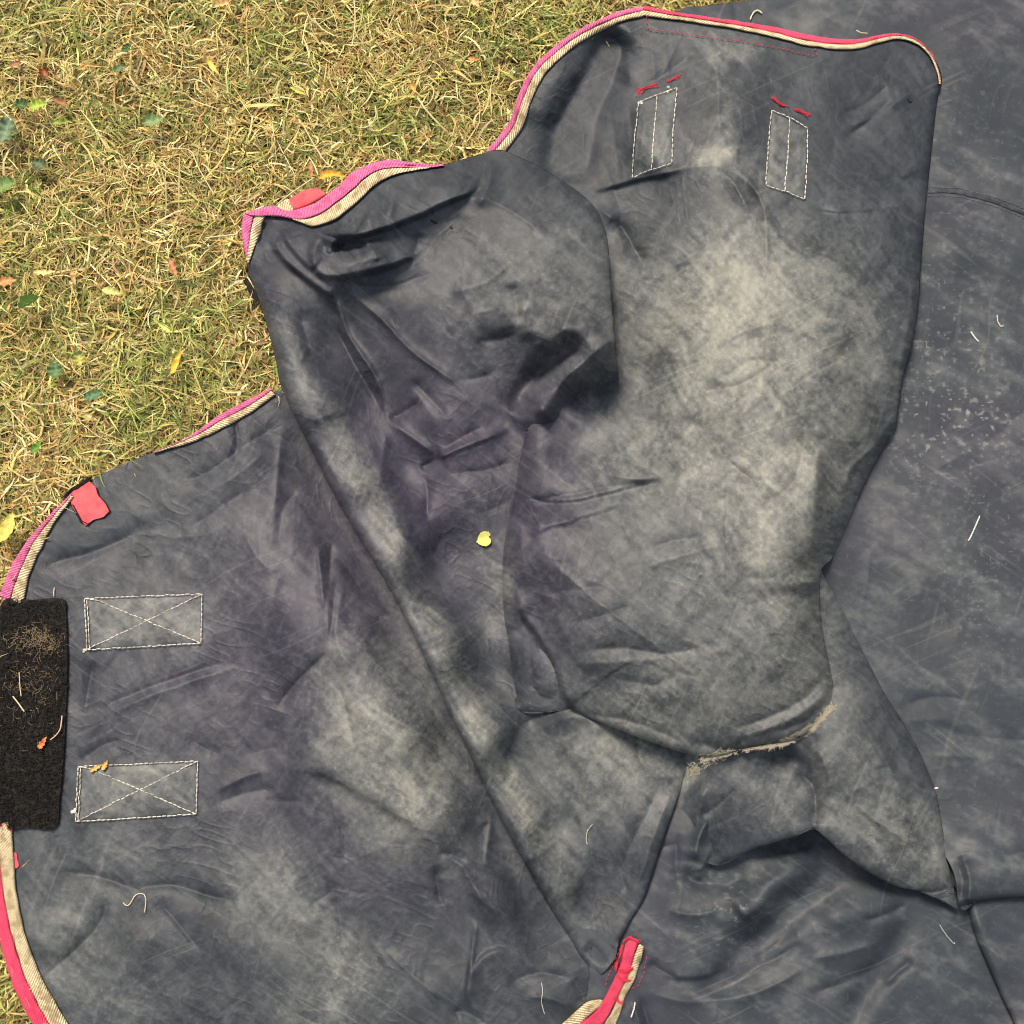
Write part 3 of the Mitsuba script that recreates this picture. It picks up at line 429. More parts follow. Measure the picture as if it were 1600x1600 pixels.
sheets['neck_panel'] = Sheet(
    [(772, 236), (790, 213), (802, 195), (815, 155), (832, 120), (855, 92), (900, 56), (960, 27), (1005, 15), (1060, 24), (1130, 35), (1200, 47), (1270, 62), (1330, 67), (1400, 56), (1440, 68), (1464, 98), (1472, 126), (1466, 150), (1460, 200), (1452, 270), (1444, 350), (1439, 420), (1435, 480), (1425, 540), (1413, 580), (1404, 640),
     (1400, 668), (1385, 690), (1368, 722), (1345, 770), (1320, 830), (1303, 868), (1284, 890), (1281, 930), (1286, 990), (1298, 1050), (1306, 1100), (1292, 1130), (1240, 1156), (1180, 1166), (1120, 1182), (1080, 1180), (1035, 1166), (980, 1146), (920, 1122), (886, 1110), (850, 1114), (815, 1112), (800, 1085), (797, 1050), (792, 1010), (787, 960), (785, 900), (788, 850), (798, 800), (808, 745), (818, 692), (830, 656),
     (852, 636), (880, 560), (880, 450), (840, 330), (790, 262)],
    [(780, 240, 2.0), (830, 130, 2.2), (900, 60, 2.3), (1005, 20, 2.6), (1130, 40, 3.2), (1270, 66, 3.4), (1400, 60, 3.2), (1465, 120, 3.2), (1455, 200, 3.3), (1440, 350, 3.4), (1432, 480, 3.6), (1405, 640, 3.4), (1375, 700, 3.0), (1330, 800, 2.6), (1295, 880, 2.4),
     (850, 230, 1.7), (940, 100, 2.3), (930, 200, 1.5), (880, 270, 1.2), (900, 400, 1.2), (900, 550, 1.5), (945, 622, 3.0), (900, 648, 4.1), (870, 665, 4.6), (985, 640, 3.6), (975, 560, 2.0), (965, 440, 2.0), (950, 350, 1.7), (1000, 210, 3.0), (1050, 180, 3.9), (1120, 150, 4.7), (1125, 240, 5.4), (1230, 240, 4.8), (1350, 200, 4.4), (1300, 120, 4.2), (1050, 100, 3.3),
     (1000, 330, 2.4), (1050, 400, 3.8), (1150, 330, 5.6), (1300, 380, 6.0), (1180, 480, 7.8), (1100, 500, 6.6), (1030, 540, 4.4), (1150, 600, 7.9), (1250, 560, 8.0), (1300, 560, 7.8), (1350, 550, 5.8), (1390, 590, 4.6), (1280, 650, 7.6), (1262, 760, 8.0), (1258, 850, 8.0), (1255, 950, 8.0), (1265, 1040, 7.2), (1285, 1100, 5.9), (1330, 730, 4.4),
     (1150, 750, 8.6), (1100, 850, 8.6), (1150, 950, 8.9), (1050, 950, 8.0), (950, 880, 7.2), (900, 980, 6.6), (850, 850, 6.3), (820, 880, 5.2), (792, 880, 4.0), (795, 930, 3.7), (835, 960, 3.6), (872, 1030, 3.8), (893, 1090, 4.2), (825, 1030, 3.0), (808, 1060, 2.5), (860, 1095, 2.8), (830, 1100, 2.5), (905, 1020, 6.0), (980, 1120, 5.6), (1080, 1150, 5.6), (1180, 1140, 6.0), (1100, 1060, 7.8), (950, 1040, 6.6), (850, 700, 5.2), (836, 662, 5.0), (900, 690, 3.8), (960, 720, 5.4), (1030, 670, 5.6), (880, 760, 5.2), (815, 750, 4.4), (1000, 780, 7.2)],
    [L(3.0, 7, 34, (1284, 690), (1284, 740), (1280, 800), (1278, 870), (1281, 930), t=.1), R(.5, 9, (1305, 545), (1345, 600), (1385, 655)), R(-.5, 12, (1400, 560), (1398, 610), (1395, 660)), R(.45, 6, (1375, 690), (1345, 715), (1325, 740), (1322, 775)), R(.35, 10, (1430, 420), (1420, 500), (1405, 580)), G(-.5, 25, (1310, 520), (1340, 560), (1375, 610)),
     L(.9, 5, 40, (1045, 748), (1000, 756), (940, 772), (880, 783), (815, 777), t=.15), R(-.7, 11, (815, 780), (880, 776), (950, 762), (1040, 748), t=.15), L(-.35, 5, 30, (820, 845), (850, 825), (900, 812), (990, 785)), R(.4, 6, (828, 840), (860, 822), (905, 812)), R(.35, 6, (822, 780), (838, 810), (848, 828)),
     G(-.7, 22, (960, 700), (1010, 672), (1080, 668), (1170, 680)), R(-.35, 8, (1000, 690), (1040, 720), (1060, 745)), R(.35, 9, (930, 690), (940, 735), (1030, 755)), R(-.28, 8, (1240, 545), (1180, 590), (1120, 610), (1080, 605)), R(-.22, 8, (1230, 570), (1170, 565), (1120, 600)), R(.25, 7, (840, 850), (880, 895), (960, 960), (1060, 1035), (1120, 1080)), R(-.25, 8, (850, 930), (900, 922), (950, 915)), R(-.28, 8, (880, 975), (930, 965), (990, 945)),
     R(-.4, 12, (890, 1025), (960, 1012), (1050, 1022), (1130, 1000)), R(.3, 12, (880, 1040), (960, 1036), (1040, 1030)), R(-.3, 9, (960, 1060), (1020, 1070), (1060, 1055)), R(-.25, 8, (1010, 865), (1050, 845), (1110, 840)), R(.25, 9, (1000, 890), (1060, 870), (1130, 850)),
     R(-.35, 8, (1295, 1040), (1260, 1090), (1200, 1120), (1130, 1145)), R(.35, 8, (1300, 1075), (1260, 1110), (1210, 1135), (1150, 1155)), R(-.3, 6, (1300, 1090), (1260, 1125), (1200, 1148)), R(-.3, 8, (900, 1112), (990, 1130), (1080, 1165)), R(-.3, 6, (1080, 1155), (1130, 1172), (1180, 1150)),
     L(.55, 4, 34, (1075, 264), (1040, 272), (1000, 281), (920, 304), t=.3), R(.2, 10, (1010, 278), (1070, 262), (1150, 258)), G(-2.0, 30, (975, 40), (940, 110), (895, 200), (885, 290), t=.15), G(.8, 36, (905, 75), (860, 140), (835, 210)), R(.35, 14, (985, 30), (980, 90), (985, 140)), R(-.35, 12, (975, 60), (960, 110), (930, 170)), R(.35, 10, (1115, 80), (1122, 150), (1125, 220)), G(.5, 40, (1040, 150), (1020, 220), (990, 270)),
     R(-.3, 8, (1000, 140), (1040, 115), (1090, 80)), R(-.4, 8, (1310, 220), (1350, 195), (1400, 150)), R(-.35, 8, (1310, 180), (1350, 165), (1390, 130)), R(.3, 9, (1320, 200), (1370, 180), (1430, 140)), R(.3, 9, (1270, 330), (1340, 330), (1430, 318)), R(-.3, 9, (1260, 320), (1300, 335), (1400, 325)), R(-.3, 10, (1210, 310), (1260, 330), (1310, 335)),
     R(-1.1, 13, (955, 335), (985, 375), (1012, 425)), R(.5, 12, (930, 320), (960, 345), (980, 400)), R(-.5, 14, (1040, 540), (1020, 580), (985, 640)), R(-.35, 12, (1060, 500), (1020, 540), (1000, 600)), R(.3, 12, (1090, 470), (1040, 560), (1010, 640)), R(.75, 9, (1150, 268), (1180, 295), (1196, 340), (1200, 420)), R(-.4, 9, (1120, 262), (1150, 290), (1172, 340)), R(-.28, 8, (985, 470), (1040, 440), (1100, 400)), R(.25, 8, (1000, 450), (1060, 410), (1130, 370)), R(-.25, 7, (1110, 690), (1160, 740), (1200, 760)), R(-.25, 7, (1260, 690), (1235, 760), (1180, 790)), R(.22, 7, (1100, 560), (1150, 520), (1230, 500)),
     L(1.1, 5, 36, (900, 1112), (882, 1088), (868, 1045), (842, 998), (815, 962), (803, 920), t=.15), R(.3, 10, (812, 800), (815, 860), (828, 930))],
    folds=[([(1464, 98), (1472, 126), (1466, 150), (1460, 200), (1452, 270), (1444, 350), (1439, 420), (1435, 480), (1425, 540), (1413, 580), (1404, 640), (1400, 668), (1385, 690), (1368, 722), (1345, 770), (1320, 830), (1303, 868)], 14, 1.6),
           ([(1284, 890), (1281, 930), (1286, 990), (1298, 1050), (1306, 1100)], 24, 2.4), ([(1292, 1130), (1240, 1156), (1180, 1166), (1120, 1182), (1080, 1180), (1035, 1166), (980, 1146), (920, 1122), (890, 1108)], 16, 1.3),
           ([(886, 1110), (850, 1114), (815, 1112)], 12, .5), ([(800, 1085), (797, 1050), (792, 1010), (787, 960), (785, 900), (788, 850), (798, 800), (808, 745), (818, 692), (830, 656)], 30, 3.0)], amp=1.0, seed=400, relief=1.7, gain=1.8, density=1.7)

RUG = 'horse_rug'
for nm, sh in sheets.items():
    v, f, uv = sh.mesh()
    put(f'{RUG}__{nm}', (v, f), 'mat_outer' if nm in ('back_panel', 'corner_panel', 'lower_panel') else 'mat_inner', uv)
tag(RUG, 'worn navy horse rug with pink and cream binding lying folded on dry grass', 'horse rug')
H = lambda nm: sheets[nm].height

# ------------------------------------------------------------------ bindings, stitching and patches
def loft(A, B, zf, lift=.003, bulge=.002, n=None, k=7, wob=1.0, seed=0):
    """A strip between two edge lines, lying on the cloth."""
    n = n or int(max(np.linalg.norm(np.diff(curve(A), axis=0), axis=1).sum(), 20) / 2.5)
    a, b = curve(A, n), curve(B, n)
    rs = np.random.RandomState(seed)
    a = a + gaussian_filter1d(rs.randn(n, 2), 2, axis=0) * wob
    b = b + gaussian_filter1d(rs.randn(n, 2), 2, axis=0) * wob
    t = np.r_[0, np.linspace(0, 1, k), 1]
    P = a[:, None] * (1 - t[None, :, None]) + b[:, None] * t[None, :, None]
    z = zf(P[..., 0], P[..., 1])
    z = gaussian_filter1d(z, 2, axis=0)
    prof = lift + bulge * np.sqrt(np.maximum(0, 1 - (2 * t - 1) ** 2))
    prof[[0, -1]] = -.004
    V = W(P[..., 0], P[..., 1], z + prof[None])
    s = np.r_[0, np.cumsum(np.linalg.norm(np.diff((a + b) / 2, axis=0), axis=1))] * .087
    wdt = np.linalg.norm(a - b, axis=1) * .087
    UV = np.stack([np.broadcast_to(s[:, None], P.shape[:2]), wdt[:, None] * t[None]], -1)
    K = len(t)
    i = np.arange(n * K).reshape(n, K)
    q = np.stack([i[:-1, :-1], i[1:, :-1], i[1:, 1:], i[:-1, 1:]], -1).reshape(-1, 4)
    f = np.vstack([q[:, [0, 1, 2]], q[:, [0, 2, 3]]])
    return V.reshape(-1, 3), f, UV.reshape(-1, 2)

def off(path, d):
    """The path moved sideways (right of travel > 0)."""
    c = curve(path, step=10)
    tg = np.gradient(c, axis=0)
    tg /= np.linalg.norm(tg, axis=1, keepdims=True)
    d = np.interp(np.linspace(0, 1, len(c)), np.linspace(0, 1, len(np.atleast_1d(d))), np.atleast_1d(d))
    return c + np.stack([-tg[:, 1], tg[:, 0]], 1) * d[:, None]

def strip(key, A, B, zf, mat, **kw):
    v, f, uv = loft(A, B, zf, **kw)
    put(key, (v, f), mat, uv)

def binding(key, path, outer, middle, inner, zf, pink='mat_pink', **kw):
    strip(f'{key}__pink_band', off(path, outer), off(path, middle), zf, pink, seed=1, **kw)
    strip(f'{key}__cream_band', off(path, middle), off(path, inner), zf, 'mat_cream', seed=2, **kw)

def lowest(*names):
    return lambda X, Y: np.min([H(n)(X, Y) for n in names], axis=0)

binding(f'{RUG}__neck_binding', [(764, 240), (785, 216), (802, 190), (815, 152), (832, 117), (855, 90), (900, 55), (960, 26), (1005, 14)], [-6, -6, -5], [4, 3, 3], [17, 15, 11], H('neck_panel'), pink='mat_pink')
binding(f'{RUG}__neck_binding_001', [(1005, 14), (1060, 23), (1130, 34), (1200, 46), (1270, 61), (1330, 66), (1400, 54), (1438, 66), (1460, 92), (1470, 122), (1470, 132)], [-4, -4, -5, -6, -4, -1, 0], [2, 2, 2, 4, 3, 1, .5], [11, 8, 9, 12, 11, 6, 3], H('neck_panel'), pink='mat_coral')

zs = lambda X, Y: H('shoulder_fold')(X, Y)
key = f'{RUG}__shoulder_binding'
strip(f'{key}__pink_band', [(381, 332), (400, 327), (428, 321), (445, 329), (462, 328), (480, 322), (500, 312), (515, 300), (532, 288), (545, 273), (558, 265), (580, 256), (605, 250), (640, 253), (670, 257), (692, 256)],
      [(394, 338), (415, 337), (430, 338), (445, 340), (460, 343), (480, 342), (500, 335), (520, 322), (540, 306), (555, 293), (575, 275), (600, 264), (640, 262), (670, 262), (694, 259)], zs, 'mat_pink', lift=.006)
strip(f'{key}__pink_band_001', [(380, 331), (377, 350), (377, 365), (381, 385), (385, 400)], [(398, 336), (394, 350), (391, 365), (388, 385), (386, 402)], zs, 'mat_pink', lift=.004)
strip(f'{key}__cream_band', [(455, 341), (480, 342), (500, 335), (520, 322), (540, 306), (555, 293), (575, 275), (600, 264), (640, 262), (670, 261)], [(457, 343), (472, 349), (485, 354), (500, 352), (525, 343), (548, 325), (566, 308), (586, 290), (610, 276), (640, 268), (672, 263)], zs, 'mat_cream', lift=.005)
strip(f'{key}__cream_band_001', [(397, 336), (393, 350), (390, 365), (387, 385), (385, 404)], [(416, 336), (410, 350), (407, 365), (398, 385), (389, 412)], zs, 'mat_cream', lift=.003)
strip(f'{key}__cream_band_002', [(432, 320), (447, 310), (452, 313)], [(443, 334), (455, 332), (461, 328)], lambda X, Y: zs(X, Y) - .004, 'mat_cream', lift=.002)
strip(f'{RUG}__red_lining', [(449, 312), (465, 302), (482, 295), (496, 294), (508, 300)], [(460, 328), (472, 326), (485, 320), (498, 312), (512, 302)], lambda X, Y: zs(X, Y) - .006, 'mat_red', lift=.002, bulge=.004)

zc = H('chest_flap')
binding(f'{RUG}__chest_binding', [(425, 611), (400, 627), (350, 655), (305, 681), (265, 697), (240, 706)], [5, 9, 10, 6, 1, 0], [1, -1, 0, 0, 0, -1], [-7, -12, -12, -9, -6, -2], zc)
binding(f'{RUG}__chest_binding_001', [(112, 774), (80, 808), (50, 850), (28, 893), (12, 935)], [2, 4, 9, 13, 15], [0, -2, -1, -3, -4], [-4, -9, -16, -19, -26], zc)
strip(f'{RUG}__chest_binding_001__pink_band_001', [(4, 930), (-2, 980), (-6, 1080), (-8, 1180)], [(12, 930), (6, 980), (4, 1080), (1, 1180)], zc, 'mat_pink', lift=.002)
binding(f'{RUG}__chest_binding_002', [(-9, 1288), (-2, 1340), (6, 1400), (20, 1465), (42, 1530), (72, 1590), (118, 1665), (170, 1750)], [12, 14, 20, 24, 22, 22, 22], [-2, -1, 0, 1, 0, -1, 0], [-27, -22, -20, -22, -25, -23, -24], zc, pink='mat_coral')

# stitches: short threads along a line
def stitches(paths, zf, length=7.5, gap=.35, r=.00075, lift=.0032, seed=0):
    rs = np.random.RandomState(seed)
    V, F = [], []
    n0 = 0
    for pts in paths:
        c = np.asarray(pts, float)
        s = np.r_[0, np.cumsum(np.linalg.norm(np.diff(c, axis=0), axis=1))]
        m = max(2, int(s[-1] / (length + gap)))
        for q in range(m):
            u = np.linspace((q + .08) / m * s[-1], ((q + 1) - gap / (length + gap)) / m * s[-1], 4)
            p = np.stack([np.interp(u, s, c[:, 0]), np.interp(u, s, c[:, 1])], 1) + rs.randn(1, 2) * .35
            V.append((p, np.array([.25, 1, 1, .25])))
    P = np.array([p for p, _ in V])
    z = zf(P[..., 0], P[..., 1]) + lift + np.array([-.0006, 0, 0, -.0006])
    C = W(P[..., 0], P[..., 1], z)
    return tubes(C, np.full(C.shape[:2], r) * np.array([.5, 1, 1, .5]), 5)

def tubes(C, Rr, k=5):
    """Tubes along many centre lines (m, n, 3) with radii (m, n)."""
    m, n = C.shape[:2]
    tg = np.gradient(C, axis=1)
    tg /= np.linalg.norm(tg, axis=2, keepdims=True) + 1e-12
    up = np.where(np.abs(tg[..., 2:3]) > .9, [1.0, 0, 0], [0, 0, 1.0])
    a = np.cross(tg, up)
    a /= np.linalg.norm(a, axis=2, keepdims=True) + 1e-12
    b = np.cross(a, tg)
    th = np.arange(k) * 2 * np.pi / k
    V = C[:, :, None] + Rr[:, :, None, None] * (a[:, :, None] * np.cos(th)[:, None] + b[:, :, None] * np.sin(th)[:, None])
    i = np.arange(m * n * k).reshape(m, n, k)
    j = np.roll(i, -1, axis=2)
    q = np.stack([i[:, :-1], i[:, 1:], j[:, 1:], j[:, :-1]], -1).reshape(-1, 4)
    return V.reshape(-1, 3), np.vstack([q[:, [0, 1, 2]], q[:, [0, 2, 3]]])

def box_patch(q, zf):
    """The cloth patch inside a stitched rectangle, a little proud and dustier."""
    u, v = np.meshgrid(np.linspace(0, 1, 40), np.linspace(0, 1, 30), indexing='ij')
    q = np.array(q, float)
    P = (q[0] * ((1 - u) * (1 - v))[..., None] + q[1] * (u * (1 - v))[..., None] + q[2] * (u * v)[..., None] + q[3] * ((1 - u) * v)[..., None])
    edge = np.minimum(np.minimum(u, 1 - u), np.minimum(v, 1 - v))
    z = zf(P[..., 0], P[..., 1]) + .0006 + .0022 * sst(0, .18, edge) * (.6 + .8 * N2(P[..., 0], P[..., 1], 18, 5, 2)) - .0012 * (edge == 0)
    i = np.arange(u.size).reshape(u.shape)
    f = np.stack([i[:-1, :-1], i[:-1, 1:], i[1:, 1:], i[1:, :-1]], -1).reshape(-1, 4)
    return W(P[..., 0], P[..., 1], z).reshape(-1, 3), np.vstack([f[:, [0, 1, 2]], f[:, [0, 2, 3]]]), (P / 100).reshape(-1, 2)

def stitched_box(corners, paths, zf, knots=(), label=None, seed=0):
    key = f"{RUG}__{name('stitched_box')}"
    v, f = stitches(paths, zf, seed=seed)
    vs, fs, n0 = [v], [f], len(v)
    rs = np.random.RandomState(seed + 5)
    for x, y, r in knots:
        for _ in range(3):
            s = trimesh.creation.icosphere(subdivisions=1, radius=r * .00087)
            o = rs.randn(2) * r * .6
            vs.append(s.vertices * [1, 1, .6] + W(x + o[0], y + o[1], zf(np.array([x + o[0]]), np.array([y + o[1]]))[0] + .001))
            fs.append(s.faces + n0)
            n0 += len(s.vertices)
    pv, pf, puv = box_patch(corners, zf)
    put(f'{key}__reinforcement', (pv, pf), 'mat_patch', puv)
    put(f'{key}__thread', (np.vstack(vs), np.vstack(fs)), 'mat_thread')
    tag(f'{key}__thread', kind='stuff')
    tag(key, label)

q1, q2 = [(132, 935), (316, 928), (314, 1005), (136, 1015)], [(122, 1198), (309, 1189), (306, 1272), (118, 1284)]
for i, q in enumerate((q1, q2)):
    e = [q + [q[0]]] + [[q[0], (q[0][0] + 20, q[0][1] + 3), q[2]], [q[3], q[1]], [(q[0][0] + 4, q[0][1] + 2), (q[3][0] + 4, q[3][1])]]
    stitched_box(q, e, zc, [(131, 1016, 2.2)] if i == 0 else [(117, 1267, 2.6), (119, 1275, 1.8)],
                 ['white stitched rectangle with a cross, beside the upper end of the black strip', 'white stitched rectangle with a cross, beside the lower end of the black strip'][i], seed=i)
zn = H('neck_panel')
stitched_box([(998, 160), (1058, 137), (1050, 255), (988, 277)], [[(998, 160), (1022, 150), (1058, 137), (1052, 200), (1050, 255), (1020, 264), (988, 277), (990, 230), (998, 160)], [(1027, 149), (1022, 200), (1018, 264)]], zn, [(1048, 139, 3), (1000, 158, 2.5)], 'white stitched rectangle with a middle line, left one on the neck panel', 3)
stitched_box([(1206, 172), (1262, 200), (1258, 311), (1196, 289)], [[(1206, 172), (1235, 184), (1262, 200), (1261, 250), (1258, 311), (1230, 300), (1196, 289), (1200, 230), (1206, 172)], [(1234, 184), (1231, 240), (1226, 299)]], zn, [], 'white stitched rectangle with a middle line, right one on the neck panel', 4)

# red threads, tears and patches
v, f = stitches([[(1010, 24), (1013, 46), (1060, 51), (1100, 57), (1150, 63), (1210, 74), (1276, 88), (1272, 64)]], zn, length=5, gap=3, r=.0007, seed=9)
put(f'{RUG}__red_stitching', (v, f), 'mat_redthread')
tag(f'{RUG}__red_stitching', 'line of red stitching below the neck binding', kind='stuff')

def shred(paths, zf, r=.0011, spread=2.2, per=5, seed=0):
    rs = np.random.RandomState(seed)
    C = []
    for p in paths:
        for _ in range(per):
            c = curve(p, 10) + gaussian_filter1d(rs.randn(10, 2), 1.2, axis=0) * spread * 1.6
            C.append(W(c[:, 0], c[:, 1], zf(c[:, 0], c[:, 1]) + .001 + np.abs(gaussian_filter1d(rs.randn(10), 1.5)) * .003))
    C = np.array(C)
    return tubes(C, np.full(C.shape[:2], r), 5)

for i, p in enumerate(([(995, 146), (1006, 138), (1025, 132)], [(1043, 127), (1052, 123), (1062, 118)], [(1208, 151), (1214, 159), (1228, 165)], [(1243, 170), (1254, 175), (1265, 180)])):
    v, f = shred([p], zn, r=[.0004, .0003, .0004, .00045][i], spread=[2.4, 1.6, 1.5, 1.6][i], per=7, seed=i)
    put(f"{RUG}__{name('red_thread_remnant')}", (v, f), 'mat_redthread')

def patch(key, outline, zf, mat, lift=.0016, n=26, straight=False, rim=.003, sm=True):
    ol = np.array(outline, float) if straight else curve(outline, step=3, closed=True)
    sh = shapely.Polygon(ol)
    x0, y0, x1, y1 = sh.bounds
    s = Sheet.__new__(Sheet)
    s.poly, s.step = sh, max(1.2, (x1 - x0) / n)
    s.height = lambda X, Y: zf(X, Y) + lift + .0012 * N2(np.asarray(X), np.asarray(Y), 12, 3, 2)
    v, f, uv = s.mesh(tuck=False)
    e = np.sort(np.vstack([f[:, [0, 1]], f[:, [1, 2]], f[:, [2, 0]]]), 1)
    u, c = np.unique(e, axis=0, return_counts=True)
    edge = u[c == 1]
    bv = np.unique(edge)
    new = np.full(len(v), -1)
    new[bv] = len(v) + np.arange(len(bv))
    f = np.vstack([f, np.stack([edge[:, 0], edge[:, 1], new[edge[:, 1]]], 1), np.stack([edge[:, 0], new[edge[:, 1]], new[edge[:, 0]]], 1)])
    v2 = np.vstack([v, v[bv] - [0, 0, rim]])
    put(key, (v2, f), mat, np.vstack([uv, uv[bv]]) if sm is True else None, smooth=sm)

patch(f'{RUG}__red_patch', [(106, 771), (120, 763), (140, 752), (150, 762), (152, 772), (166, 786), (172, 800), (162, 808), (146, 812), (133, 822), (122, 806), (113, 792)], zc, 'mat_red', straight=True)
tag(f'{RUG}__red_patch', 'square red patch near the upper edge of the chest flap')
for t_ in ([(672, 343), (677, 344), (684, 348), (680, 349), (674, 346)], [(702, 353), (707, 355), (708, 358), (703, 356)], [(1418, 154), (1422, 157), (1426, 159), (1421, 160)]):
    patch(f"{RUG}__{name('tear')}", t_, lambda X, Y: np.maximum(np.where(X > 1000, zn(X, Y), 0), np.where(X < 1000, H('shoulder_fold')(X, Y), 0)), 'mat_black', lift=.0004, straight=True)
v, f = shred([[(150, 762), (153, 773), (166, 787), (173, 801), (162, 809), (146, 813), (133, 823), (121, 806), (112, 790)]], zc, r=.0005, spread=1.0, per=4, seed=31)
put(f'{RUG}__red_patch__frayed_hem', (v, f), 'mat_black')
patch(f'{RUG}__red_patch_001', [(20, 1332), (26, 1334), (27, 1344), (30, 1352), (24, 1357), (20, 1346)], zc, 'mat_red')
v, f = shred([[(0, 1288), (8, 1292), (16, 1296)], [(100, 769), (110, 768), (125, 760)]][:1], zc, r=.0018, spread=1.2, seed=5)
put(f"{RUG}__{name('red_thread_remnant')}", (v, f), 'mat_redthread')
for i, (pp, lb) in enumerate((([(101, 776), (112, 766), (126, 757), (142, 748)], 'black frayed threads above the square red patch'), ([(384, 436), (390, 450), (399, 462)], 'black frayed threads at the left end of the long roll'))):
    v, f = shred([pp], zc, r=.0014, spread=1.6, per=7, seed=6 + i)
    k = f"{RUG}__{name('frayed_edge')}"
    put(k, (v, f), 'mat_black')
    tag(k, lb)
patch(f'{RUG}__strap_end', [(383, 437), (390, 440), (396, 450), (404, 462), (406, 470), (396, 466), (388, 456)], lambda X, Y: X * 0 + .02, 'mat_black')
# frayed seam round the lump
def fibres(line, n, half, ln, r, zf, seed, along=.5):
    rs = np.random.RandomState(seed)
    c = curve(line, 200)
    tg = np.gradient(c, axis=0)
    tg /= np.linalg.norm(tg, axis=1, keepdims=True)
    k = rs.randint(0, 200, n * 3)
    k = k[rs.uniform(0, 1, n * 3) < .25 + 1.2 * (meshkit.noise(np.stack([k * .12, k * 0, k * 0], -1), seed) - .3)][:n]
    n = len(k)
    o = rs.randn(n) * half
    a = np.arctan2(tg[k, 1], tg[k, 0]) + rs.randn(n) * along
    L_ = ln * rs.uniform(.4, 1.5, n)
    t = np.linspace(-.5, .5, 5)
    A = a[:, None] + rs.randn(n)[:, None] * t * 1.5
    px = c[k, 0][:, None] - tg[k, 1][:, None] * o[:, None] + np.cos(A) * t * L_[:, None]
    py = c[k, 1][:, None] + tg[k, 0][:, None] * o[:, None] + np.sin(A) * t * L_[:, None]
    z = zf(px, py) + .0004 + .0012 * (.25 - t ** 2)[None] * 4 * rs.uniform(0, 1, n)[:, None]
    return tubes(W(px, py, z), np.full(px.shape, r) * rs.uniform(.5, 1.4, n)[:, None], 4)
zseam = lambda X, Y: np.maximum(H('flank_fold')(X, Y), np.maximum(zn(X, Y), H('shoulder_fold')(X, Y) * (X < 1110)))
fs_ = [fibres([(1068, 1224), (1085, 1202), (1105, 1186), (1140, 1177)], 170, 4.5, 8, .00035, zseam, 12), fibres([(1105, 1184), (1140, 1176), (1180, 1170), (1225, 1163)], 150, 1.3, 7, .00035, zseam, 13, .25),
       fibres([(1200, 1168), (1240, 1155), (1275, 1133), (1303, 1104)], 300, 2.4, 7, .0004, zseam, 14, .5), fibres([(1215, 1161), (1250, 1146), (1280, 1124), (1300, 1098)], 180, 1.6, 6, .0004, zseam, 15, 1.2)]
v, f, o_ = [], [], 0
for a_, b_ in fs_:
    v.append(a_); f.append(b_ + o_); o_ += len(a_)
v, f = np.vstack(v), np.vstack(f)
scene['mat_seam_thread'] = plain((.10, .105, .115), .7, .2)
scene['mat_fray'] = plain((.30, .28, .22), .8, .1)
put(f'{RUG}__frayed_seam', (v, f), 'mat_fray')
tag(f'{RUG}__frayed_seam', 'pale frayed seam along the lower edge of the raised lump', kind='stuff')

# black hook-and-loop strip with fuzz
vel = [(4, 940), (50, 937), (98, 936), (103, 960), (105, 1000), (105, 1060), (102, 1130), (98, 1200), (93, 1250), (86, 1292), (40, 1293), (-20, 1290), (-24, 1180), (-14, 1080), (-4, 1000)]
patch(f'{RUG}__fastening_strip', vel, zc, 'mat_black', lift=.004, n=60)
tag(f'{RUG}__fastening_strip', 'black hook-and-loop fastening strip matted with hair')
vp = shapely.Polygon(curve(vel, step=4, closed=True)).buffer(-2)
rs = np.random.RandomState(21)
def fuzz(n, length, r, seed, spots=None, lift=.0055, up=.004):
    rs = np.random.RandomState(seed)
    out = []
    x = rs.uniform(-20, 106, n * 2); y = rs.uniform(936, 1293, n * 2)
    if spots is not None:
        k = rs.randint(0, len(spots), n * 2)
        x, y = np.array(spots)[k, 0] + rs.randn(n * 2) * np.array(spots)[k, 2], np.array(spots)[k, 1] + rs.randn(n * 2) * np.array(spots)[k, 3]
    ok = shapely.contains_xy(vp, x, y)
    x, y = x[ok][:n], y[ok][:n]
    n = len(x)
    a = rs.uniform(0, 2 * np.pi, n)
    curl = rs.randn(n) * 1.2
    ln = length * rs.uniform(.4, 1.4, n)
    t = np.linspace(0, 1, 6)
    ang = a[:, None] + curl[:, None] * t[None] * 1.8
    dx, dy = np.cumsum(np.cos(ang), 1) / 6 * ln[:, None], np.cumsum(np.sin(ang), 1) / 6 * ln[:, None]
    px, py = x[:, None] + dx, y[:, None] + dy
    z = zc(px, py) + lift + up * np.sin(t * np.pi)[None] * rs.uniform(0, 1, n)[:, None]
    return tubes(W(px, py, z), np.full((n, 6), r) * rs.uniform(.6, 1.3, n)[:, None], 3)
v, f = fuzz(6500, 7, .0003, 3)
put(f'{RUG}__fastening_strip__fuzz', (v, f), 'mat_fuzz', smooth=False)
tag(f'{RUG}__fastening_strip__fuzz', 'matted dark loops of the strip', kind='stuff')
v, f = fuzz(400, 17, .00022, 4, [(55, 1002, 20, 9), (48, 1066, 26, 12), (60, 992, 12, 7), (80, 1010, 12, 8), (50, 1090, 30, 40), (45, 1004, 26, 8)])
put(f'{RUG}__fastening_strip__horse_hair', (v, f), 'mat_chaff', smooth=False)
tag(f'{RUG}__fastening_strip__horse_hair', 'pale hairs and chaff caught in the strip', kind='stuff')

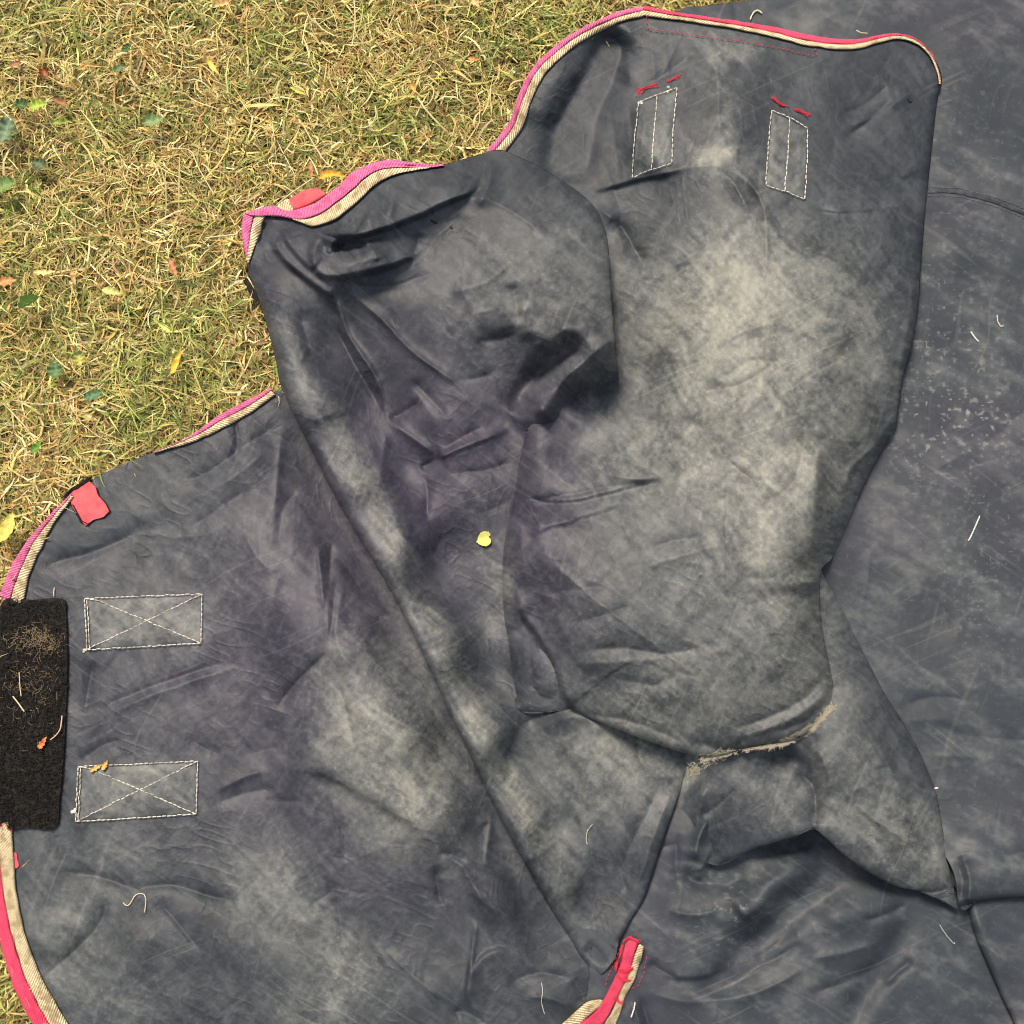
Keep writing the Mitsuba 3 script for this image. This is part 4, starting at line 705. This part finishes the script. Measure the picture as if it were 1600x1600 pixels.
# binding of the slit at the bottom
key = f'{RUG}__slit_binding'
zl = lambda X, Y: np.maximum(np.maximum(zc(X, Y) * (X < 950), H('lower_panel')(X, Y)), np.where(Y < 1500, H('shoulder_fold')(np.minimum(X, 965), Y) * .9, 0)) * 1.0
strip(f'{key}__pink_band', [(979, 1468), (973, 1485), (968, 1510), (960, 1530), (947, 1555), (930, 1580), (905, 1600), (870, 1640)], [(997, 1472), (992, 1490), (985, 1512), (978, 1532), (968, 1552), (955, 1580), (940, 1604), (920, 1645)], zl, 'mat_coral', lift=.005)
strip(f'{key}__cream_band', [(997, 1474), (992, 1490), (985, 1512), (977, 1534), (967, 1556), (955, 1582), (940, 1606), (920, 1650)], [(1006, 1479), (1003, 1495), (997, 1515), (989, 1535), (977, 1558), (970, 1580), (962, 1604), (950, 1650)], zl, 'mat_cream', lift=.004)
strip(f'{key}__cream_band_001', [(938, 1561), (920, 1564), (903, 1577), (890, 1590), (872, 1606), (840, 1640)], [(945, 1566), (935, 1574), (922, 1585), (905, 1602), (885, 1622), (855, 1660)], zl, 'mat_cream', lift=.003)
v, f = stitches([[(982, 1467), (975, 1468), (970, 1480), (960, 1505), (950, 1525), (945, 1542)], [(984, 1466), (995, 1458), (1002, 1472)], [(1011, 1494), (1006, 1520), (998, 1540), (985, 1545)], [(975, 1520), (985, 1528), (975, 1540)]], zl, length=5, gap=2, r=.00045, lift=.004, seed=3)
put(f'{key}__loose_stitching', (v, f), 'mat_redthread')
v2, f2 = shred([[(975, 1470), (985, 1466), (998, 1471)], [(990, 1512), (978, 1518), (968, 1516)], [(985, 1530), (975, 1532), (966, 1526)], [(962, 1560), (968, 1566), (974, 1568)], [(972, 1478), (968, 1496), (962, 1514)]], lambda X, Y: zl(X, Y) + .006, r=.0005, spread=1.6, per=6, seed=41)
put(f'{key}__loose_stitching', (np.vstack([v, v2]), np.vstack([f, f2 + len(v)])), 'mat_redthread')
tag(f'{key}__loose_stitching', 'loose red thread along the slit binding', kind='stuff')

zbk = H('back_panel')
strip(f'{RUG}__panel_seam', [(1440, 294), (1500, 296), (1560, 312), (1612, 333), (1700, 375)], [(1440, 302), (1500, 304), (1558, 320), (1609, 341), (1697, 383)], zbk, 'mat_outer', lift=.0004, bulge=.0005)
v, f = stitches([[(1441, 292), (1500, 294), (1560, 310), (1612, 331), (1697, 372)], [(1441, 305), (1500, 307), (1557, 323), (1608, 344), (1694, 386)]], zbk, length=5, gap=2.5, r=.0006, lift=.0008, seed=51)
put(f'{RUG}__panel_seam__seam_thread', (v, f), 'mat_seam_thread')
tag(f'{RUG}__panel_seam__seam_thread', kind='stuff')
# small pleat at the corner of the flank fold
strip(f'{RUG}__corner_pleat', [(1438, 1392), (1462, 1398), (1490, 1386)], [(1440, 1394), (1470, 1408), (1496, 1423)], lambda X, Y: H('flank_fold')(X, np.minimum(Y, 1388)) * .9, 'mat_outer', lift=.003, bulge=.002)

# ------------------------------------------------------------------ grass
rug_area = shapely.unary_union([s.poly for s in sheets.values()])
cull = rug_area.buffer(-10)
def grass_mesh(n, seed, region, length, width, flat, palette, keep=None):
    rs = np.random.RandomState(seed)
    x0, y0, x1, y1 = region
    x, y = rs.uniform(x0, x1, n), rs.uniform(y0, y1, n)
    ok = ~shapely.contains_xy(cull, x, y)
    if keep is not None:
        ok &= rs.uniform(0, 1, n) < keep(x, y)
    x, y = x[ok], y[ok]
    n = len(x)
    b = W(x, y, -.004)
    tuft = meshkit.noise(np.stack([b[:, 0] * 28, b[:, 1] * 28, b[:, 0] * 0], -1), seed) * 2 * np.pi * 2
    a = np.where(rs.uniform(0, 1, n) < .45, tuft + rs.randn(n) * .7, rs.uniform(0, 2 * np.pi, n))
    ln = length * np.exp(np.clip(rs.randn(n), -2, 1.6) * .38)
    el = np.abs(rs.randn(n) * flat) + .12
    curl, droop = rs.randn(n) * 1.1, rs.uniform(.3, 1.6, n)
    t = np.linspace(0, 1, 5)
    A = a[:, None] + curl[:, None] * t ** 1.5
    E = el[:, None] - droop[:, None] * el[:, None] * t * 1.3
    seg = ln[:, None] / 4
    dx, dy, dz = np.cos(A) * np.cos(E) * seg, np.sin(A) * np.cos(E) * seg, np.sin(E) * seg
    C = np.stack([np.cumsum(dx, 1) - dx[:, :1], np.cumsum(dy, 1) - dy[:, :1], np.cumsum(dz, 1) - dz[:, :1]], -1) + b[:, None]
    C[..., 2] = np.maximum(C[..., 2], -.003) + (rs.uniform(0, .016, n) ** 1.15)[:, None] * 1.0
    w = width * np.exp(rs.randn(n) * .35)[:, None] * np.array([.8, 1.0, .95, .7, .08])
    roll = rs.uniform(-.9, .9, n)[:, None]
    S = np.stack([-np.sin(A) * np.cos(roll), np.cos(A) * np.cos(roll), np.sin(roll) + A * 0], -1)
    V = np.stack([C - S * w[..., None] / 2, C + S * w[..., None] / 2], 2)
    i = np.arange(n * 10).reshape(n, 5, 2)
    q = np.stack([i[:, :-1, 0], i[:, 1:, 0], i[:, 1:, 1], i[:, :-1, 1]], -1).reshape(-1, 4)
    f = np.vstack([q[:, [0, 1, 2]], q[:, [0, 2, 3]]])
    col = palette(b, rs, n)
    col = np.repeat(col, 10, axis=0) * np.tile(np.repeat([.82, .95, 1.0, 1.05, 1.1], 2), n)[:, None]
    return V.reshape(-1, 3), f, col

GREEN = [(60, 40, 60, 45), (620, 165, 90, 45), (600, 225, 70, 30), (780, 55, 60, 45), (420, 75, 40, 40), (25, 600, 60, 90), (300, 540, 80, 60), (240, 650, 90, 60), (130, 60, 60, 50), (30, 1560, 60, 60), (560, 30, 60, 40), (860, 60, 80, 50), (200, 180, 70, 60), (90, 480, 60, 50), (30, 330, 40, 40)]
GRW = [(W(x, y, 0), rx * .00087, ry * .00087) for x, y, rx, ry in GREEN]
def greenness(b):
    g = .27 + .9 * (meshkit.fbm(np.stack([b[:, 0] * 11, b[:, 1] * 11, b[:, 0] * 0 + 2], -1), 3, 5) - .45)
    for c, rx, ry in GRW:
        g = g + .5 * np.exp(-((b[:, 0] - c[0]) / rx) ** 2 - ((b[:, 1] - c[1]) / ry) ** 2)
    return g
def lawn_palette(b, rs, n):
    straw = np.array([(.64, .49, .19), (.55, .40, .14), (.74, .62, .33), (.45, .31, .10), (.34, .22, .075), (.59, .52, .20)])
    green = np.array([(.22, .26, .06), (.34, .36, .09), (.15, .20, .05), (.44, .44, .14)])
    g = rs.uniform(0, 1, n) < np.clip(greenness(b), .03, .85)
    c = np.where(g[:, None], green[rs.randint(0, 4, n)], straw[rs.randint(0, 6, n)])
    return np.clip(c * np.exp(rs.randn(n, 1) * .18) * (1 + rs.randn(n, 3) * .04), 0, .85)
def dark_palette(b, rs, n):
    c = np.array([(.26, .17, .06), (.18, .13, .05), (.17, .17, .05), (.33, .23, .09)])
    return c[rs.randint(0, 4, n)] * np.exp(rs.randn(n, 1) * .2)

tufted = lambda x, y: far(x, y) * (.45 + 1.1 * sst(.35, .62, N2(x, y, 46, 91, 3)))
far = lambda x, y: np.where((x > -60) & (x < 1660) & (y > -60) & (y < 1660), 1.0, .35)
REG = (-330, -420, 1500, 1000)
parts = [grass_mesh(80000, 1, REG, .022, .0022, .35, dark_palette, far), grass_mesh(140000, 2, REG, .029, .0020, .6, lawn_palette, tufted), grass_mesh(14000, 3, REG, .060, .0018, .45, lawn_palette, lambda x, y: far(x, y) * (shapely.distance(rug_area, shapely.points(x, y)) > 26)),
         grass_mesh(9000, 4, (-330, 1000, 330, 1850), .022, .0017, .4, dark_palette, far), grass_mesh(16000, 5, (-330, 1000, 330, 1850), .028, .0017, .6, lawn_palette, far)]
outer = lambda x, y: ((x < -330) | (x > 1500) | (y < -420) | (y > 1850)) * 1.0
parts.append(grass_mesh(60000, 6, (-1300, -1100, 2900, 2700), .045, .0045, .5, lawn_palette, outer))
V, F, C = [], [], []
o = 0
for v, f, c in parts:
    V.append(v); F.append(f + o); C.append(c); o += len(v)
put('grass', (np.vstack(V), np.vstack(F)), 'mat_vcol', None, np.vstack(C), smooth=False)
tag('grass', 'short sun-dried straw coloured grass with green patches', 'grass', kind='stuff')
print('grass triangles', sum(len(f) for f in F), 'cloth', {k: len(meshkit.WRITTEN[scene[f"{RUG}__{k}"]["filename"]][1]) for k in sheets})

# ------------------------------------------------------------------ leaves and straws
def leaf(base, x, y, length, width, turn, z, colour, label, cat, kind='oval', curl=.3, bend=.0, tilt=0.0, seed=0, tip=None, rough=.55, cup=.25, group=None):
    """A thin leaf: length and width in drawing units, turn in degrees (0 = pointing right, 90 = up the sheet)."""
    rs = np.random.RandomState(seed + 77)
    n, m = 26, 9
    t, s = np.linspace(0, 1, n), np.linspace(-1, 1, m)
    if kind == 'slim': wd = np.sin(np.pi * t ** .8) ** .8
    elif kind == 'heart': wd = np.minimum(1, 2.0 * t ** .75) * np.sqrt(np.maximum(0, 1 - np.maximum(0, (t - .5) / .5) ** 2.4))
    elif kind == 'lobed': wd = np.sin(np.pi * t ** .75) ** .7 * (1 - .38 * (.5 + .5 * np.cos(t * 2 * np.pi * 3.4)))
    elif kind == 'prickly': wd = np.sin(np.pi * t ** .75) ** .7 * (1 - .24 * np.abs(np.sin(t * np.pi * 4.5)) ** .6)
    else: wd = np.sin(np.pi * t ** .72) ** .75
    wd = np.maximum(wd, .03) * (1 + (.015 if kind == 'heart' else .06) * gaussian_filter1d(rs.randn(n), 1))
    Lm, Wm = length * .00087, width * .00087
    ang = bend * (t - .3)
    cx, cy = np.cumsum(np.cos(ang)) / n * Lm, np.cumsum(np.sin(ang)) / n * Lm
    nx, ny = -np.sin(ang), np.cos(ang)
    S, Tt = np.meshgrid(s, t)
    off_ = S * wd[:, None] * Wm / 2
    X, Y = cx[:, None] + nx[:, None] * off_, cy[:, None] + ny[:, None] * off_
    X = X - Lm / 2
    Z = cup * Wm * S ** 2 * wd[:, None] + curl * Lm * (Tt - .5) ** 2 + tilt * X + .0016 * (meshkit.noise(np.stack([X * 220, Y * 220, X * 0 + seed], -1)) - .5) * 2 + .08 * Wm * np.sin(Tt * 25) * np.abs(S)
    if kind == 'heart':
        X = X - .30 * Lm * np.exp(-((S - .25) / .30) ** 2) * Tt ** 5 + .10 * Lm * np.exp(-(S / .15) ** 2) * -(1 - Tt) ** 8
    a = math.radians(turn)
    P = np.stack([X * math.cos(a) - Y * math.sin(a), X * math.sin(a) + Y * math.cos(a), Z], -1)
    c0 = W(x, y, z + (.006 if y < 900 and x < 780 and z < .04 and base != 'leaf_fragment' else 0))
    P = P + c0
    vein = np.exp(-(S / .08) ** 2) * .5 + .22 * np.exp(-(((Tt * 9 + np.abs(S) * 1.3) % 1 - .5) / .14) ** 2)
    col = np.array(colour)[None, None] * (1 + (.08 if kind == 'heart' else .35) * vein[..., None]) * (.85 + .3 * meshkit.fbm(np.stack([X * 160, Y * 160, X * 0 + seed], -1), 3)[..., None])
    if tip is not None:
        k = sst(.45, 1.0, Tt + .3 * (meshkit.noise(np.stack([X * 120, Y * 120, X * 0 + 5 + seed], -1)) - .5))[..., None]
        col = col * (1 - k) + np.array(tip) * k
    i = np.arange(n * m).reshape(n, m)
    q = np.stack([i[:-1, :-1], i[1:, :-1], i[1:, 1:], i[:-1, 1:]], -1).reshape(-1, 4)
    key = name(base)
    put(key, (P.reshape(-1, 3), np.vstack([q[:, [0, 1, 2]], q[:, [0, 2, 3]]])), 'mat_vcol', None, np.clip(col, 0, .9).reshape(-1, 3))
    tag(key, label, cat, **({'group': group} if group else {}))

DG, MG, LG, YE, OR, BR, PA, RB = (.07, .12, .05), (.15, .23, .07), (.30, .40, .06), (.62, .50, .10), (.60, .27, .05), (.26, .11, .04), (.62, .52, .24), (.34, .09, .04)
leaf('green_leaf', 10, 205, 58, 42, 80, .024, (.13, .19, .11), 'large grey-green leaf cut off by the left edge, upper part of the lawn', 'leaf', 'prickly', .3, seed=1)
leaf('green_leaf', 60, 166, 32, 26, 20, .024, LG, 'bright lime green leaf beside a dark green one near the left edge', 'leaf', 'lobed', .35, seed=2)
leaf('green_leaf', 33, 164, 26, 22, 160, .021, (.07, .13, .04), 'dark green leaf left of the bright lime green leaf', 'leaf', 'oval', .3, seed=3)
leaf('green_leaf', 9, 290, 36, 30, 20, .023, MG, 'mid green leaf at the left edge below the large grey-green leaf', 'leaf', 'oval', .25, seed=4)
leaf('green_leaf', 240, 190, 38, 22, 15, .021, (.17, .25, .10), 'pale green leaf half sunk in straw below the small dark leaves', 'leaf', 'oval', .3, seed=5)
leaf('green_leaf', 186, 108, 24, 14, 30, .022, (.10, .16, .07), 'small grey-green leaf of the upper lawn, lower of a pair', 'leaf', 'oval', .3, seed=6)
leaf('green_leaf', 199, 76, 22, 18, 60, .022, (.06, .12, .04), 'small dark green leaf of the upper lawn, upper of a pair', 'leaf', 'lobed', .3, seed=7)
leaf('green_leaf', 47, 474, 40, 17, 35, .024, (.20, .30, .09), 'green leaf folded along its midrib, with a pale edge, near the left edge', 'leaf', 'slim', .2, cup=.9, seed=8)
leaf('green_leaf', 87, 577, 34, 24, 100, .022, (.10, .17, .07), 'green leaf left of the yellow-green lobed leaf', 'leaf', 'oval', .3, seed=9)
leaf('green_leaf', 124, 560, 30, 22, 110, .023, (.40, .42, .10), 'yellow-green lobed leaf with a dark green tip', 'leaf', 'lobed', .35, seed=10, tip=(.10, .17, .07))
leaf('green_leaf', 147, 618, 32, 20, 30, .024, (.09, .17, .08), 'dark blue-green pointed leaf in the middle of the lower lawn', 'leaf', 'prickly', .3, seed=11)
leaf('green_leaf', 58, 699, 24, 13, 60, .024, (.10, .22, .03), 'fresh green oval leaf low on the left of the lawn', 'leaf', 'oval', .3, seed=12)
leaf('green_leaf', 62, 258, 30, 22, 150, .018, (.09, .12, .06), 'dull green leaf deep in the grass below the lime green leaf', 'leaf', 'oval', .2, seed=13)
leaf('green_leaf', 96, 192, 34, 14, 10, .020, (.22, .27, .05), 'olive green leaf right of the large grey-green leaf', 'leaf', 'lobed', .3, seed=14)
leaf('yellow_leaf', 332, 104, 40, 9, -62, .025, YE, 'slim yellow leaf standing out on the upper lawn', 'leaf', 'slim', .35, bend=.4, seed=15)
leaf('yellow_leaf', 466, 143, 34, 7, -28, .024, (.55, .50, .10), 'slim yellow leaf with a reddish tip right of the upper lawn middle', 'leaf', 'slim', .3, seed=16, tip=(.45, .22, .10))
leaf('yellow_leaf', 12, 826, 52, 22, 68, .027, (.60, .50, .12), 'long yellow leaf at the left edge above the pink binding', 'leaf', 'slim', .3, bend=.3, seed=17)
leaf('yellow_leaf', 276, 566, 48, 10, 76, .026, (.60, .42, .05), 'narrow orange-yellow leaf standing in the grass left of the rug', 'leaf', 'slim', .35, seed=18, tip=(.35, .30, .06))
leaf('yellow_leaf', 70, 426, 36, 12, 2, .024, (.60, .52, .20), 'pale yellow crumpled leaf right of the orange leaf at the left edge', 'leaf', 'lobed', .3, seed=19)
leaf('yellow_leaf', 174, 456, 34, 13, -12, .023, (.48, .48, .16), 'pale yellow-green leaf in the middle of the lawn', 'leaf', 'slim', .3, seed=20)
leaf('yellow_leaf', 645, 139, 20, 12, -60, .030, (.62, .42, .14), 'folded pale orange leaf beside the hooked straw', 'leaf', 'oval', .5, cup=.9, seed=21)
scene['mat_yellow_leaf'] = plain(lambda p, n, uv: mix((.66, .62, .17), (.50, .50, .16), fbm(p.x * 300, p.y * 300, 0., 3)), .5)
yl = name('yellow_leaf')
patch(yl, [(743.5, 847), (746, 844), (747, 838), (751, 832), (757, 829.5), (763, 830.5), (766, 834), (766.5, 837), (762, 838.5), (766, 841), (767.5, 846), (765.5, 850), (760, 853.5), (753, 852.5), (748, 850), (746, 847.5)], lambda X, Y: H('shoulder_fold')(X, Y) + .00022 * np.abs((np.asarray(X) - 746) * .25 + (np.asarray(Y) - 842)), 'mat_yellow_leaf', lift=.0012, straight=True, rim=.0008, sm=35)
tag(yl, 'small yellow leaf lying in the fold of the rug', 'leaf')
leaf('yellow_leaf', 258, 513, 30, 7, -35, .024, (.45, .48, .12), 'narrow lime yellow blade above the orange-yellow leaf', 'leaf', 'slim', .3, seed=33)
leaf('orange_leaf', 518, 273, 50, 13, 12, .036, (.64, .36, .04), 'orange leaf arching behind the pink binding', 'leaf', 'slim', -.5, bend=-.7, seed=23)
leaf('orange_leaf', 8, 441, 40, 18, 10, .024, (.55, .25, .09), 'orange leaf cut off by the left edge beside the pale yellow one', 'leaf', 'lobed', .3, seed=24)
leaf('orange_leaf', 130, 105, 22, 6, 35, .024, (.55, .26, .06), 'small narrow orange leaf right of the dark red-brown leaf', 'leaf', 'slim', .3, seed=25)
leaf('orange_leaf', 740, 93, 24, 7, -5, .023, (.50, .24, .09), 'small orange leaf right of the hooked straw', 'leaf', 'slim', .3, seed=26)
leaf('orange_leaf', 348, 6, 34, 16, 20, .024, (.60, .38, .16), 'pale orange leaf at the top edge of the lawn', 'leaf', 'lobed', .4, seed=27)
leaf('orange_leaf', 742, 5, 22, 16, -50, .024, (.58, .40, .18), 'pale tan-orange leaf cut off by the top edge, right of the lawn', 'leaf', 'oval', .4, seed=28)
leaf('brown_leaf', 71, 116, 30, 20, 120, .023, (.24, .09, .035), 'dark red-brown curled leaf in the upper left of the lawn', 'leaf', 'lobed', .5, cup=.6, seed=29)
leaf('brown_leaf', 271, 419, 40, 12, -65, .024, (.42, .19, .09), 'reddish brown forked leaf in the middle of the lawn', 'leaf', 'lobed', .3, seed=30)
leaf('brown_leaf', 486, 266, 34, 7, 95, .023, (.38, .17, .08), 'reddish brown slim leaf left of the arching orange leaf', 'leaf', 'slim', .3, seed=31)
leaf('brown_leaf', 115, 434, 30, 8, -70, .023, (.46, .28, .12), 'light brown slim leaf right of the pale yellow crumpled leaf', 'leaf', 'slim', .3, seed=32)
leaf('brown_leaf', 95, 160, 36, 10, -25, .020, (.30, .14, .06), 'brown withered leaf right of the bright lime green leaf', 'leaf', 'slim', .4, seed=34)
leaf('brown_leaf', 25, 100, 28, 8, 30, .020, (.30, .13, .06), 'narrow brown leaf left of the dark red-brown curled leaf', 'leaf', 'slim', .4, seed=35)
leaf('leaf_fragment', 67, 1161, 20, 10, 62, float(zc(np.array([67.]), np.array([1161.]))[0]) + .0085, (.60, .20, .08), 'tiny orange leaf scrap on the black fastening strip', 'leaf', 'lobed', .3, seed=36)
leaf('leaf_fragment', 150, 1200, 20, 8, 30, float(zc(np.array([150.]), np.array([1200.]))[0]) + .004, (.55, .34, .10), 'tan leaf scrap on the lower crossed stitching, left of another scrap', 'leaf', 'lobed', .4, seed=37)
leaf('leaf_fragment', 164, 1196, 16, 8, 70, float(zc(np.array([164.]), np.array([1196.]))[0]) + .004, (.52, .30, .09), 'ochre leaf scrap on the lower crossed stitching, right of another scrap', 'leaf', 'lobed', .4, seed=38)

def straw(base, pts, r, zf, colour, label, lift=.002, arch=.0, cat='straw'):
    c = curve(pts, 22)
    z = zf(c[:, 0], c[:, 1]) + lift + arch * np.sin(np.linspace(0, np.pi, 22))
    v, f = tubes(W(c[:, 0], c[:, 1], z)[None], np.full((1, 22), r) * np.r_[.6, np.ones(20), .4], 6)
    key = name(base)
    put(key, (v, f), 'mat_vcol', None, np.tile(colour, (len(v), 1)))
    tag(key, label, cat)
G0 = lambda X, Y: X * 0 + .022
PS = (.62, .52, .30)
straw('straw', [(646, 140), (660, 152), (668, 150)], .0014, G0, (.60, .40, .14), 'short bent stalk of the folded pale orange leaf', .004)
straw('straw', [(662, 133), (674, 134), (678, 145), (672, 160), (660, 168), (640, 167)], .0012, G0, (.62, .46, .20), 'hooked pale straw curling round on the upper lawn', .005)
straw('straw', [(586, 165), (588, 178), (582, 192), (570, 200), (556, 198)], .0010, G0, PS, 'curved pale straw below left of the hooked one', .004)
straw('straw', [(553, -5), (555, 30), (552, 60), (550, 72)], .0010, G0, PS, 'long straight straw running down from the top edge', .005)
straw('straw', [(472, 192), (490, 225), (506, 250), (522, 264)], .0009, G0, PS, 'long thin straw slanting down to the arching orange leaf', .006)
straw('straw', [(432, 320), (455, 302), (480, 285), (492, 277)], .0012, G0, (.56, .56, .30), 'pale green stalk slanting up from the pink binding corner', .014)
straw('straw', [(268, 233), (297, 235), (310, 262), (335, 305)], .0009, G0, PS, 'bent straw on the lawn left of the binding corner', .005)
straw('straw', [(320, 372), (345, 369), (372, 366)], .0011, G0, (.66, .58, .36), 'short pale straw just left of the pink binding', .006)
straw('straw', [(0, 170), (15, 185), (28, 202)], .0009, G0, (.66, .62, .45), 'white grass stem across the large grey-green leaf', .010)
straw('straw', [(20, 625), (70, 632), (120, 620), (160, 598)], .0008, G0, PS, 'long curved straw in the lower lawn left of the dark leaf', .005)
zb = H('back_panel')
straw('straw', [(1172, 31), (1177, 20), (1184, 16), (1191, 21)], .0011, zb, (.66, .58, .42), 'bent pale straw on the rug behind the top binding', .003)
straw('hair', [(192, 1410), (199, 1416), (206, 1408), (211, 1399), (222, 1396), (228, 1404), (226, 1426)], .0006, zc, (.62, .52, .36), 'pale wavy fibre on the lower left of the rug', .0025, cat='fibre')
straw('hair', [(1558, 492), (1559, 502), (1564, 510), (1568, 508)], .0006, zb, (.7, .68, .62), 'white hooked fibre on the right side of the rug', .0015, cat='fibre')
straw('hair', [(1517, 518), (1522, 526), (1529, 534)], .0012, zb, (.55, .54, .50), 'short thick whitish fibre left of the hooked one', .0012, cat='fibre')
straw('hair', [(1531, 806), (1526, 818), (1517, 838), (1513, 845)], .0009, zb, (.55, .55, .54), 'whitish straight fibre on the right side of the rug', .0015, cat='fibre')
straw('hair', [(1338, 47), (1345, 51), (1356, 52)], .0007, lambda X, Y: X * 0 + .05, (.66, .52, .30), 'tiny straw caught at the top binding', .002, cat='fibre')
straw('hair', [(846, 1535), (848, 1550), (846, 1565), (851, 1585)], .0005, zc, (.45, .42, .36), 'thin pale hair left of the slit binding', .002, cat='fibre')
straw('hair', [(926, 1288), (918, 1298), (916, 1312), (918, 1320)], .0005, H('shoulder_fold'), (.45, .44, .38), 'thin curved hair beside the long roll of the rug', .0025, cat='fibre')
straw('hair', [(97, 1118), (94, 1140), (84, 1152), (78, 1156)], .0009, zc, (.55, .40, .26), 'brown curved straw on the black fastening strip', .009, cat='fibre')
straw('hair', [(30, 1050), (31, 1070), (33, 1088)], .0007, zc, (.50, .44, .30), 'pale straw standing upright on the black strip, upper one', .010, cat='fibre')
straw('hair', [(20, 1088), (28, 1098), (38, 1112)], .0009, zc, (.58, .50, .32), 'pale straw slanting on the black strip, lower one', .010, cat='fibre')
straw('hair', [(1468, 1445), (1478, 1460), (1490, 1474), (1492, 1472)], .0004, H('lower_panel'), (.5, .5, .48), 'fine hair on the lower right of the rug', .002, cat='fibre')
straw('hair', [(1466, 1231), (1460, 1232)], .0008, lambda X, Y: X * 0 + .043, (.75, .72, .62), 'tiny white straw bit on the edge of the folded flank', .002, cat='fibre')
straw('hair', [(85, 918), (84, 925), (84, 932)], .0006, zc, (.6, .55, .45), 'tiny pale bristle above the black fastening strip', .003, cat='fibre')
straw('hair', [(992, 1566), (991, 1575), (986, 1590)], .0008, lambda X, Y: X * 0 + .02, (.7, .68, .64), 'white loose thread beside the slit binding', .003, cat='thread')
